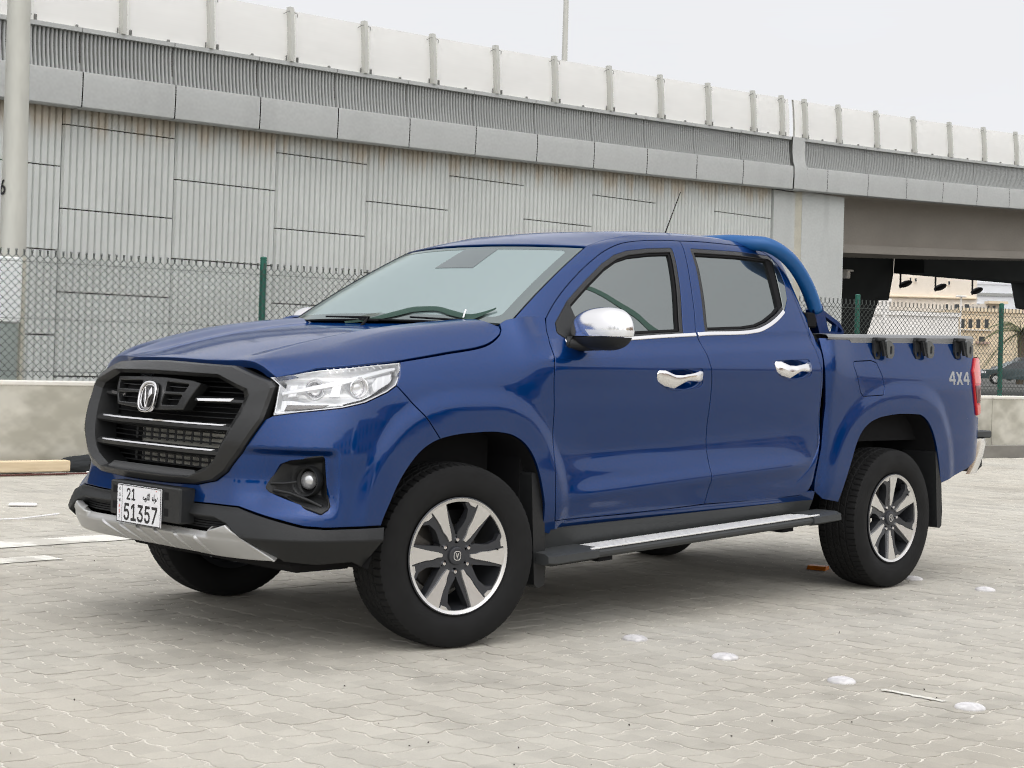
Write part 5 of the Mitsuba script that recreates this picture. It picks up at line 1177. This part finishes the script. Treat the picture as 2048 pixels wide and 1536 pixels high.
Wp['rim'] = mikit.ply(barrel, 'rim_dark', smooth=35)
Wp['lip'] = mikit.ply(rev([(.2385, -.1212), (.2345, -.1195), (.2285, -.1170), (.2245, -.1150), (.2235, -.108)]), 'rim_machined', smooth=35)
# a spoke: machined face, widening outwards, with a dark flank and a dark half-spoke beside it
SPK = polar([(.2255, -17.5), (.2255, 1.5), (.2255, 10.5)]) 
sp = Polygon(polar([(.2285, -9.0), (.2287, 0), (.2285, 9.6), (.19, 8.4), (.155, 7.4), (.122, 8.2), (.095, 5.0), (.069, 5.0), (.069, -5.0), (.095, -8.0), (.122, -8.0), (.155, -8.0), (.19, -8.6)]))
sp2 = Polygon(polar([(.2285, 10.2), (.2285, 23), (.218, 26), (.195, 20), (.155, 18.5), (.125, 22), (.095, 31), (.075, 31), (.069, 8.0), (.095, 9.0), (.122, 10.8), (.155, 9.4), (.19, 9.6)]))
blk = Polygon(polar([(.227, -11.5), (.2285, 0), (.227, 10), (.205, 15), (.15, 18), (.10, 30), (.06, 30), (.06, -30), (.10, -22), (.15, -15), (.20, -12)]))
fsil = Polygon(polar([(.2285, 10.9), (.2285, 24), (.2215, 21), (.213, 18), (.212, 11.6)]))
hubd = Point(0, 0).buffer(.088, 24)
Wp['spoke'] = mikit.ply(face(sp, -.1165, -.104, .024), 'rim_machined', smooth=20)
Wp['spoke_flank'] = mikit.ply(cat(face(sp2, -.1130, -.085, .030), face(blk, -.1045, -.060, .020)), 'rim_dark', smooth=20)
Wp['spoke_tip'] = mikit.ply(face(fsil, -.1160, -.108, .020), 'rim_machined', smooth=20)
hb = hubd
for k in range(6): hb = hb.difference(Point(*polar([(.066, 30 + 60 * k)])[0]).buffer(.0155, 12))
Wp['hub'] = mikit.ply(cat(face(hb, -.092, -.055), moved(axes(trimesh.creation.cylinder(.088, .03, sections=40), (1, 0, 0), (0, 0, 1), (0, 1, 0)), (0, -.055, 0))), 'rim_dark', smooth=20)
Wp['cap'] = mikit.ply(rev([(.0005, -.1045), (.028, -.104), (.036, -.1015), (.0385, -.096), (.0385, -.085)], 40), 'rim_dark', smooth=40)
ring_ = superell(.0175, .0195); 
Wp['cap_mark'] = mikit.ply(cat(face(Polygon(ring_).difference(Polygon(ring_ * .84)), -.1062, -.104), face(Polygon([(-.008, .011), (-.0035, .011), (0, -.004), (.0035, .011), (.008, .011), (.0, -.0125)]), -.1060, -.104)), 'rim_machined')
Wp['nut'] = mikit.ply(rev([(.0005, -.101), (.007, -.100), (.0088, -.096), (.0092, -.085), (.0095, -.07)], 12), 'bright_chrome', smooth=30)
Wp['disc'] = mikit.ply(rev([(.06, .0), (.158, .0), (.160, .004), (.160, .024), (.158, .028), (.06, .028)], 48), 'brake', smooth=30)
cal = extrude(Polygon(polar([(.10, 150), (.175, 150), (.18, 180), (.175, 208), (.10, 208)])), -.03, .05)
Wp['caliper'] = mikit.ply(XZ(cal, 0), 'brake', smooth=30)
Wp['valve'] = mikit.ply(tube([(.20, -.10, .03), (.19, -.118, .03)], .004, 6), 'matte_black')
WL = {(0, -1): 'front', (3.18, -1): 'rear'}
for x, sd, steer, spin in ((0, -1, -9.5, -3), (WB, -1, 0, 30), (0, 1, -9.5, 12), (WB, 1, 0, 5)):
    M0 = T().translate([x, sd * .68 + (.08 if sd > 0 and x == 0 else 0), HUBZ]).rotate([0, 0, 1], steer).translate([0, sd * .11, 0])
    if sd > 0: M0 = M0.rotate([0, 0, 1], 180)
    M1 = M0.rotate([0, 1, 0], -spin)
    wn = (x > 0) + 2 * (sd > 0); wk = truck + '__wheel' + (f'_{wn:03d}' if wn else '')
    for nm in ('tyre', 'rim', 'lip', 'hub', 'cap', 'cap_mark', 'valve'):
        scene[f'{wk}__{nm}'] = {**Wp[nm], 'to_world': M1 if nm != 'tyre' else M0}
    for k in range(6):
        R = M1.rotate([0, 1, 0], -60.0 * k)
        for nm in ('spoke', 'spoke_flank', 'spoke_tip'): scene[f'{wk}__{nm}' + (f'_{k:03d}' if k else '')] = {**Wp[nm], 'to_world': R}
        a = math.radians(30 + 60 * k); scene[f'{wk}__nut' + (f'_{k:03d}' if k else '')] = {**Wp['nut'], 'to_world': M1.translate([.066 * math.cos(a), 0, .066 * math.sin(a)])}
    scene[f'{wk}__brake_disc'] = {**Wp['disc'], 'to_world': M0}
    scene[f'{wk}__brake_caliper'] = {**Wp['caliper'], 'to_world': M0}
# ---- wheel housings, mud flaps, underbody
def housing(line, y0, y1):
    l = np.asarray(line); V = np.array([[(a, y, b) for a, b in l] for y in (y0, y1)]); return trimesh.Trimesh(*strip_loft(V)[:2], process=False)
for sg in (1, -1):
    f = mirror if sg > 0 else (lambda q: q)
    for ln, cx in ((AF, 0.0), (AR, 3.18)):
        lb = BODY(ln[:, 0], ln[:, 1], -.012)
        V = np.array([lb, lb + [0, .06, .012], np.c_[lb[:, 0], np.full(len(lb), -.50), lb[:, 2] + .02]])
        m = trimesh.Trimesh(*strip_loft(V)[:2], process=False)
        wall = XZ(extrude(Polygon([(a, b + .02) for a, b in ln] + [(ln[-1][0], .42), (ln[0][0], .42)]).buffer(0), 0, .01), -.505)
        k = add('wheel_housing', f(cat(m, wall)), 'matte_black', truck)
    mf = XZ(extrude(rounded([(.408, .70), (.448, .50), (.462, .30), (.455, .225), (.42, .215), (.395, .23), (.36, .72)], .012), 0, .22), -.915)
    add('mud_flap', f(mf), 'black_plastic', truck)
    mf = XZ(extrude(rounded([(3.60, .74), (3.640, .56), (3.655, .40), (3.650, .318), (3.63, .305), (3.605, .312), (3.57, .74)], .012), 0, .22), -.925)
    add('mud_flap', f(mf), 'black_plastic', truck)
    # sill and side step
    sill = Polygon([(.505, .497), (1.0, .503), (1.546, .524), (2.319, .537), (2.38, .556), (2.46, .556), (2.46, .508), (.46, .455), (.46, .48)])
    V = patch(sill, lambda s, z: BODY(s, z, -.012), .03, .002, .02, .001, near_out)
    addn('sill', *(mir(*V) if sg > 0 else V), 'blue_paint', truck)
    ls = XZ(extrude([(.46, .345), (2.46, .43), (2.46, .512), (.46, .462)], 0, .04), -.885); ls.vertices[:, 1] += np.where(ls.vertices[:, 2] < .44, .035, 0); add('lower_sill', f(ls), 'step_grey', truck)
    sh = 0.0333                                                  # the truck stands a little nose down
    def tilt(m): m = m.copy(); m.vertices[:, 2] += (m.vertices[:, 0] - .45) * .040; return m
    deck_ = XZ(extrude([(.62, 0), (2.34, 0), (2.34, .02), (.62, .02)], 0, .10), -1.005)
    sk_ = add('side_step', f(tilt(moved(rbox(.66, 2.33, -1.005, -.86, .325, .365, .014), (0, 0, 0)))), 'step_grey', truck, smooth=20)
    for k in range(5):
        y0 = -1.000 + k * .0245
        add('tread_rib', f(tilt(rbox(.66 - .022 * k, 2.36 - .022 * k, y0, y0 + .0215, .3645, .3725, .002))), 'aluminium', sk_)
    for x0, x1, x2 in ((.40, .70, .44), (2.30, 2.56, 2.55)):
        fr_ = x0 < 1
        prof = [(-.86, .325), (-.99, .318), (-1.015, .332), (-1.012, .362), (-.985, .374), (-.86, .374)]
        xs = [(x0, .86), (x0 + .02, 1.0), (x1 - .04, 1.0), (x1, 0.98)] if fr_ else [(x0, .98), (x0 + .04, 1.0), (x1 - .03, 1.0), (x1, .84)]
        P = np.array([[(x, -.86 + (a + .86) * k_ - (.02 * 0), (b - .346) * k_ + .346) for a, b in prof] for x, k_ in xs])
        m = trimesh.convex.convex_hull(P.reshape(-1, 3)); add('end_cap', f(tilt(m)), 'step_grey', sk_, smooth=35)
    for x0 in (.75, 2.10): add('bracket', f(tilt(cat(B(x0, x0 + .09, -.96, -.55, .30, .326), B(x0 + .01, x0 + .08, -.62, -.55, .32, .46)))), 'matte_black', sk_)
add('chassis', cat(B(-.60, 4.05, -.52, -.40, .42, .56), B(-.60, 4.05, .40, .52, .42, .56), B(-.45, 2.40, -.80, .80, .50, .56), B(-.55, .45, -.45, .45, .46, 1.02), B(.3, 2.44, -.80, .80, .50, .62)), 'matte_black', truck)
add('front_axle', cat(tube([(0, -.62, .36), (0, .62, .36)], .04, 10), tube([(-.12, -.60, .33), (.0, -.3, .36), (.35, -.28, .42)], .03, 8), tube([(-.12, .60, .33), (.0, .3, .36), (.35, .28, .42)], .03, 8), rbox(-.45, .25, -.30, .30, .30, .46, .04), rbox(-.66, -.34, -.62, .64, .318, .42, .03), rbox(-.40, -.30, -.70, .70, .33, .37, .01), tube([(-.22, -.66, .34), (-.25, .66, .34)], .016, 8), extrude(Polygon([(-.84, 0), (-.83, .25), (-.78, .5), (-.66, .66), (-.40, .66), (-.40, -.66), (-.66, -.66), (-.78, -.5), (-.83, -.25)]), .372, .42)), 'matte_black', truck)
add('rear_axle', cat(tube([(WB, -.66, HUBZ), (WB, .66, HUBZ)], .05, 12), moved(trimesh.creation.icosphere(subdivisions=3, radius=.16), (WB, 0, HUBZ)), rbox(2.55, 3.85, -.55, -.47, .33, .36, .01), rbox(2.55, 3.85, .47, .55, .33, .36, .01), tube([(.5, .05, .44), (2.9, .02, .42)], .05, 10), tube([(1.3, .3, .40), (2.3, .3, .40)], .11, 12), rbox(1.5, 2.3, -.45, -.1, .36, .52, .04), moved(trimesh.creation.cylinder(.33, .2, sections=24), (3.75, 0, .60))), 'matte_black', truck)
# ---- inner bodies that close the shell
add('inner_shell', cat(B(-.62, .30, -.70, .70, .60, .99), B(.36, 2.42, -.84, .84, .56, 1.20), B(-.80, -.55, -.55, .55, .45, .98)), 'matte_black', truck)
# ---- cabin
cab_ = lambda n_, m_, b_, **k: add(n_, m_, b_, truck, **k)
cab_('dashboard', cat(rbox(.36, .78, -.74, .74, 1.10, 1.335, .06), rbox(.70, .86, -.62, -.14, 1.20, 1.37, .04)), 'trim_seat')
st = trimesh.creation.torus(.185, .016, major_sections=40, minor_sections=10)
cab_('steering_wheel', moved(turned(cat(st, moved(trimesh.creation.cylinder(.06, .03), (0, 0, 0)), B(-.18, .18, -.015, .015, -.01, .01)), -62, [0, 1, 0]), (1.0, -.37, 1.22)), 'trim_seat', smooth=40)
for y0 in (-.37, .37):
    for x0 in (1.32, 2.12):
        k = cab_('seat', cat(rbox(x0 - .32, x0 + .10, y0 - .24, y0 + .24, .85, 1.05, .06), turned(rbox(x0 + .08, x0 + .22, y0 - .23, y0 + .23, .98, 1.52, .06), 10, [0, 1, 0], (x0 + .1, 0, 1.0))), 'trim_seat')
        add('headrest', turned(rbox(x0 + .14, x0 + .24, y0 - .13, y0 + .13, 1.54, 1.70, .04), 10, [0, 1, 0], (x0 + .1, 0, 1.0)), 'trim_seat', k)
cab_('rear_view_mirror', rbox(.93, .96, -.13, .13, 1.62, 1.69, .015), 'matte_black')
cab_('headlining', B(1.30, 2.36, -.48, .48, 1.765, 1.775), 'lamp_frost')
# a long dark green curved strip low against the windscreen
top_ = smooth_line([(.14, -.047), (-.049, .001), (-.193, .079), (-.308, .136), (-.45, .147), (-.597, .107), (-.731, .071), (-.793, .098), (-.853, .143)], 40)
bot_ = smooth_line([(.12, -.065), (-.081, -.034), (-.24, .022), (-.352, .078), (-.485, .095), (-.614, .051), (-.725, .025), (-.786, .052), (-.855, .138)], 40)
V, F, N = strip_loft([SCREEN(*top_.T, .003), SCREEN(*((top_ + bot_) / 2).T, .010), SCREEN(*bot_.T, .003)]); lf = cab_('long_green_strip', trimesh.Trimesh(V, F, process=False), 'dark_green', smooth=True)
c1 = smooth_line([(-.704, -.005), (-.731, .042), (-.781, .063), (-.842, .119)], 12); c2 = smooth_line([(-.704, -.006), (-.765, .006), (-.804, .048), (-.843, .118)], 12)
V, F, N = strip_loft([SCREEN(*c1.T, .004), SCREEN(*c2.T, .004)]); add('green_strip_tip', trimesh.Trimesh(V, F, process=False), 'dark_green', lf)
t_ = np.linspace(0, 1, 6); a_ = np.array([-.724, .012]) + t_[:, None] * np.array([.034, .09])
V, F, N = strip_loft([SCREEN(a_[:, 0] - .005, a_[:, 1], .0125), SCREEN(a_[:, 0] + .005, a_[:, 1], .0125)]); add('white_cross_strip', trimesh.Trimesh(V, F, process=False), 'plate_white', lf)
c = smooth_line([(.80, 1.541), (.867, 1.530), (.933, 1.507), (1.023, 1.461), (1.116, 1.413), (1.178, 1.362), (1.235, 1.330)], 40); wd = np.interp(np.linspace(0, 1, 40), [0, .3, .7, 1], [.008, .011, .014, .017])  # made-up strip in place of a dark reflection across the front side window
V, F, N = strip_loft([CAB(c[:, 0] - wd * .6, c[:, 1] - wd, -.0195), CAB(c[:, 0] + wd * .6, c[:, 1] + wd, -.0195)]); cab_('added_dark_curve', trimesh.Trimesh(V, F, process=False), 'dark_green')
# ---- antenna
z0 = float(ROOF(np.array([2.03]), np.array([0.0]))[0, 2])
ak = add('antenna', tube([(2.02, -.2, z0 - .02), (2.03, -.2, z0 + .02), (2.145, -.2, z0 + .245)], [.009, .0035, .0022], 8), 'matte_black', truck, smooth=True)
# ================================================================ WHAT LIES BEYOND THE BRIDGE
def GP(px, D, y=None):
    """Point at distance D along the view axis, on the bearing of image column px; height from row y."""
    X = (px - 1024) / 3270 * D; q = CAM[:2] + _fx * D + _rx * X
    return np.array([q[0], q[1], 0.0 if y is None else 1.216 + (712 + .0294 * (px - 1024) - y) / 3270 * D])
mat('stucco_beige', two(pr(concrete((0.82, 0.74, 0.63), 0.05, .2), 0.9, spec=0.1)))
mat('stucco_white', two(pr(concrete((0.88, 0.85, 0.80), 0.06, .3), 0.9, spec=0.1)))
mat('stucco_tan', two(pr(concrete((0.76, 0.63, 0.45), 0.06, .3), 0.9, spec=0.1)))
mat('sheet_grey', two(pr(concrete((0.78, 0.80, 0.83), 0.04, .2), 0.7, spec=0.2)))
mat('dark_glass', two(pr((0.03, 0.035, 0.04), 0.15)))
mat('villa_beige', two(pr(concrete((0.46, 0.33, 0.27), 0.06, .3), 0.9, spec=0.1)))
FA, RA = np.array([*_fx, 0]), np.array([*_rx, 0])
def BK(px0, px1, D, y0, y1, depth, base=None):
    """Block facing the car park: columns px0..px1 and rows y0 (top)..y1 at distance D."""
    w0, w1 = (px0 - 1024) / 3270 * D, (px1 - 1024) / 3270 * D; pm = (px0 + px1) / 2
    z1, z0 = GP(pm, D, y0)[2], (GP(pm, D, y1)[2] if base is None else base)
    return w0, w1, z0, z1
def CF(m, D): return axes(m, RA, FA, (0, 0, 1), (CAM[0] + FA[0] * D, CAM[1] + FA[1] * D, 0))
def far_building(name, label, bsdf, px0, px1, D, y0, depth, base=-.05, windows=(), extra=()):
    k = thing(name, label, 'building' if 'wall' not in name else 'wall')
    w0, w1, z0, z1 = BK(px0, px1, D, y0, 0, depth, base)
    add('body', CF(B(w0, w1, 0, depth, z0, z1), D), bsdf, k)
    add('parapet', CF(B(w0 - .15, w1 + .15, -.18, .25, z1 - .25, z1 + .12), D), bsdf, k)
    for (a, b, c, d) in windows:
        x0, x1, q0, q1 = BK(a, b, D, c, d, 0)
        f = add('window', CF(cat(B(x0 - .12, x1 + .12, -.14, .02, q1, q1 + .12), B(x0 - .12, x1 + .12, -.2, .02, q0 - .12, q0), B(x0 - .12, x0, -.12, .02, q0, q1), B(x1, x1 + .12, -.12, .02, q0, q1)), D), bsdf, k)
        add('pane', CF(B(x0, x1, -.03, .03, q0, q1), D), 'dark_glass', f)
    for (a, b, c, d, o, bs) in extra:
        x0, x1, q0, q1 = BK(a, b, D, c, d, 0); add('ledge', CF(B(x0, x1, -o, .05, q0, q1), D), bs, k)
    return k
far_building('warehouse', 'large plain beige building seen under the bridge', 'stucco_beige', 1700, 1952, 250, 470, 40, windows=[(1890, 1895, 611, 620), (1908, 1917, 611, 620), (1928, 1937, 611, 620), (1943, 1950, 612, 620), (1817, 1820, 558, 565), (1827, 1831, 559, 566), (1894, 1898, 565, 572)], extra=[(1700, 1951, 595.5, 597.5, .6, 'stucco_tan')])
far_building('warehouse', 'pale grey sheet clad building right of the beige one under the bridge', 'sheet_grey', 1953, 2120, 270, 570, 40, windows=[(1953, 1959, 610, 622)], extra=[(1953, 2110, 590, 596, .3, 'rib_concrete')])
far_building('perimeter_wall', 'long white wall beyond the fence under the bridge', 'stucco_white', 1705, 1917, 150, 628, .6)
far_building('villa', 'tan house with four narrow windows behind the fence', 'stucco_tan', 1918, 2100, 165, 623, 15, windows=[(1921.5, 1929, 641, 659), (1936, 1944, 641, 659), (1952, 1960, 641, 659), (1968.5, 1977, 641, 659), (1958, 1970, 676, 686)], extra=[(1918, 1982, 661, 664, .3, 'stucco_beige'), (1952, 1978, 686, 690, .4, 'villa_beige')])
far_building('villa', 'small cream pavilion roof showing above the tan house', 'stucco_beige', 1972, 2002, 210, 610, 8, windows=[(1974, 1978, 613, 620), (1984, 1990, 612, 622)], extra=[(1968, 2006, 606, 611, 2.0, 'stucco_tan')])
far_building('shed', 'low cream shed beside the dark pier under the bridge', 'stucco_white', 1738, 1778, 155, 602, 5)
wp_ = GP(1689, 57, 551); wk_ = thing('wall_lamp', 'small white lamp box on the dark pier beside the abutment', 'lamp'); add('box', moved(rbox(-.12, .12, -.12, .12, -.14, .10, .02), wp_), 'stucco_white', wk_); add('hood', moved(rbox(-.20, .22, -.2, .2, .10, .16, .02), wp_), 'stucco_white', wk_)
tp = GP(1769, 120); tk = thing('utility_post', 'pale grey post standing before the white wall under the bridge', 'post'); add('shaft', tube([tp, tp + [0, 0, 1.216 + (733 - 600) / 3270 * 120]], .16, 10), 'stucco_white', tk, smooth=True)
tp = GP(1921, 140); tk = thing('street_lamp', 'thin street lamp in front of the beige building under the bridge', 'street lamp')
add('shaft', tube([tp, tp + [0, 0, 7.3]], .06, 8), 'stucco_white', tk, smooth=True); add('lamp_head', moved(rbox(-.5, .5, -.25, .25, -.08, .08, .03), tp + [0, 0, 7.35]), 'stucco_white', tk)
# road beyond the wall, rising a little
rd = np.array([[-60, 1.5, 0.0], [90, 1.5, 0.0]])
V = [];
for o_, z_ in ((.4, -.008), (25, -.004), (70, .20), (160, .38), (400, .6)):
    for s_ in (-160, 240): V.append([*(WALL0 + WDIR * s_ + WNRM * o_), z_])
tag(add('road', trimesh.Trimesh(V, [(2 * i, 2 * i + 1, 2 * i + 3) for i in range(4)] + [(2 * i, 2 * i + 3, 2 * i + 2) for i in range(4)], process=False), 'asphalt'), 'dark asphalt behind the fence', 'road', kind='structure')
# ---- parked cars under the bridge
mat('car_teal', two(pr((0.02, 0.045, 0.05), 0.2, clearcoat=1.0)))
mat('car_dark', two(pr((0.03, 0.035, 0.04), 0.2, clearcoat=1.0)))
def far_car(label, bs, px, D, zb, flip, suv=False):
    k = thing('parked_car', label, 'car', None)
    o = GP(px, D); o[2] = zb
    def CM(m): return axes(m, RA * (-1 if flip else 1), FA, (0, 0, 1), o)
    pf = [(-2.2, .35), (-2.25, .6), (-2.1, .85), (-1.0, .95), (-.2, 1.42), (1.1, 1.45), (1.8, 1.0), (2.2, .92), (2.25, .5), (2.15, .3)] if not suv else [(-2.2, .4), (-2.25, .8), (-2.1, 1.0), (-1.1, 1.1), (-.5, 1.7), (1.9, 1.72), (2.2, 1.1), (2.25, .5), (2.15, .35)]
    body = Polygon(pf).buffer(.08).buffer(-.08).difference(Point(-1.35, .32).buffer(.38)).difference(Point(1.35, .32).buffer(.38))
    m = axes(extrude(body, -.85, .85), (1, 0, 0), (0, 0, 1), (0, 1, 0)); m.vertices[:, 1] *= np.interp(m.vertices[:, 2], [.9, 1.6], [1, .78])
    add('body', CM(m), bs, k, smooth=30)
    for w in (([(-.95, 1.0), (-.25, 1.36), (.35, 1.38), (.35, 1.0)], [(.43, 1.0), (.43, 1.38), (1.05, 1.38), (1.6, 1.02)]) if not suv else ([(-1.0, 1.15), (-.5, 1.6), (.4, 1.62), (.4, 1.15)], [(.5, 1.15), (.5, 1.62), (1.8, 1.62), (1.95, 1.15)])):
        g = axes(extrude(w, -.86, -.84), (1, 0, 0), (0, 0, 1), (0, 1, 0)); g.vertices[:, 1] *= np.interp(g.vertices[:, 2], [.9, 1.6], [1.0, .80]); add('window', CM(g), 'dark_glass', k)
    for wx in (-1.35, 1.35):
        t = add('wheel', CM(moved(axes(trimesh.creation.annulus(.2, .32, .2, sections=24), (1, 0, 0), (0, 0, 1), (0, 1, 0)), (wx, -.76, .32))), 'tyre_rubber', k)
        add('rim', CM(moved(axes(trimesh.creation.cylinder(.2, .16, sections=20), (1, 0, 0), (0, 0, 1), (0, 1, 0)), (wx, -.77, .32))), 'rim_machined', t)
    add('headlamp', CM(B(-2.22, -1.95, -.86, -.6, .66, .80)), 'lamp_white', k); add('tail_lamp', CM(B(2.05, 2.27, -.86, -.6, .75, .9)), 'red_lens', k)
    add('bumper', CM(B(-2.30, -2.1, -.8, .8, .35, .55)), 'black_plastic', k)
far_car('dark teal saloon car parked behind the fence at the right edge', 'car_teal', 2030, 100, .28, False)
far_car('dark estate car parked behind the teal saloon', 'car_dark', 2052, 118, .40, False, True)
# ---- palm
def palm(px, D, h, label, seed):
    r = np.random.default_rng(seed); o = GP(px, D); k = thing('palm_tree', label, 'palm tree')
    add('trunk', tube([o, o + [.1, 0, h * .5], o + [.0, 0, h]], [.28, .22, .25], 12), 'palm_trunk', k, smooth=True)
    for i in range(34):
        a = r.uniform(0, 2 * np.pi); e = r.uniform(-.5, 1.3); L = r.uniform(2.3, 3.2)
        t = np.linspace(0, 1, 14); d = np.array([np.cos(a), np.sin(a), 0]); c = o + [0, 0, h] + d * (t * L * np.cos(e * .8))[:, None] + np.array([0, 0, 1.0]) * (t * L * np.sin(e) - 1.1 * L * t ** 2 * .6)[:, None]
        s_ = np.array([-d[1], d[0], 0]); V, F = [], []
        for j in range(1, 14):
            for sg in (1, -1):
                for q in (0, .5):
                    b = c[j] * (1 - q) + c[j - 1] * q; l = .75 * (1 - abs(t[j] - .5) * .9); tip = b + s_ * sg * l * .8 + d * l * .45 - np.array([0, 0, .25 * l]); n = len(V)
                    V += [b + d * .03, b - d * .03, tip]; F.append((n, n + 1, n + 2))
        rib = tube(c, np.linspace(.03, .008, 14), 4)
        add('frond', cat(trimesh.Trimesh(V, F, process=False), rib), 'palm_leaf', k)
mat('palm_trunk', two(pr((0.16, 0.12, 0.08), 0.9)))
mat('palm_leaf', two(pr((0.13, 0.15, 0.06), 0.7)))
palm(2042, 118, 3.9, 'palm tree beside the tan house at the right edge', 3)
# ================================================================ BEHIND THE CAMERA (seen mirrored in the paint and the chrome)
def villa(x0, x1, y, h, bs, label, seed):
    k = thing('villa', label, 'building'); r = np.random.default_rng(seed)
    add('wall', B(x0, x1, y - 12, y, -.05, h), bs, k)
    add('roof', B(x0 - .3, x1 + .3, y - 12, y + .3, h, h + .5), bs, k)
    n = int((x1 - x0) / 3.2)
    for fl in range(int(h // 3.4)):
        for i in range(n):
            xc = x0 + (i + .5) * (x1 - x0) / n; z0 = .9 + fl * 3.4; w = .62 if (i + fl) % 3 else .95
            arch = Polygon([(xc - w, z0), (xc + w, z0), (xc + w, z0 + 1.5)] + [(xc + w * math.cos(a), z0 + 1.5 + w * math.sin(a)) for a in np.linspace(.2, np.pi - .2, 8)] + [(xc - w, z0 + 1.5)])
            f = add('window', XZ(extrude(arch.buffer(.14).difference(arch), 0, .14), y), bs, k)
            add('pane', XZ(extrude(arch, 0, .04), y), 'dark_glass', f)
villa(8, 26, -40, 8.6, 'villa_beige', 'pinkish villa with arched windows across the car park, mirrored in the doors', 1)
villa(29, 46, -41, 10.4, 'villa_beige', 'taller pinkish villa with arched windows across the car park, right of the lower one', 2)
villa(50, 74, -42, 8.0, 'stucco_tan', 'tan villa across the car park, mirrored in the bed side', 4)
villa(-16, 3, -42, 7.6, 'stucco_tan', 'tan villa across the car park behind the photographer', 5)
mat('hedge_leaf', two(pr((0.045, 0.07, 0.03), 0.8)))
def bush_tree(x, y, h, label, seed):
    r = np.random.default_rng(seed); k = thing('street_tree', label, 'tree', 'trees across the car park')
    add('trunk', tube([(x, y, 0), (x + .1, y, h * .35), (x, y + .1, h * .6)], [.16, .12, .08], 10), 'palm_trunk', k, smooth=True)
    c = np.array([x, y, h * .68]); n = 2600; d = r.normal(size=(n, 3)); d /= np.linalg.norm(d, axis=1, keepdims=True); rad = r.uniform(.25, 1, n) ** .5 * (1 + .5 * (meshkit.fbm(d * 1.8 + seed, 3) - .5))
    p = c + d * rad[:, None] * np.array([h * .40, h * .40, h * .36]); a = r.normal(size=(n, 3)) * .16; b = r.normal(size=(n, 3)) * .16
    V = np.stack([p + a, p - a * .3 + b, p - b], 1).reshape(-1, 3); add('crown', trimesh.Trimesh(V, np.arange(3 * n).reshape(-1, 3), process=False), 'hedge_leaf', k)
for i, (x, y, h) in enumerate(((-42, -14, 6.5), (-46, -4, 7.5), (-44, 6, 6.0), (-30, -32, 7.0), (5, -36, 5.5), (27.5, -36, 6.0))):
    bush_tree(x, y, h, ['dark round tree west of the car park, nearest the villas', 'tallest dark tree west of the car park', 'dark tree west of the car park near the ramp', 'dark tree at the corner of the car park', 'dark tree before the tan villa', 'dark tree between the two pinkish villas'][i], i)
kk_ = thing('lamp_post', 'slim lamp post west of the car park, mirrored in the front wing', 'lamp post'); add('shaft', tube([(-26, -13, 0), (-26, -13, 8.5)], [.11, .07], 12), 'barrier_post', kk_, smooth=True); add('arm', tube([(-26, -13, 8.4), (-25, -12.6, 8.8), (-24.2, -12.4, 8.8)], .05, 8), 'barrier_post', kk_, smooth=True)
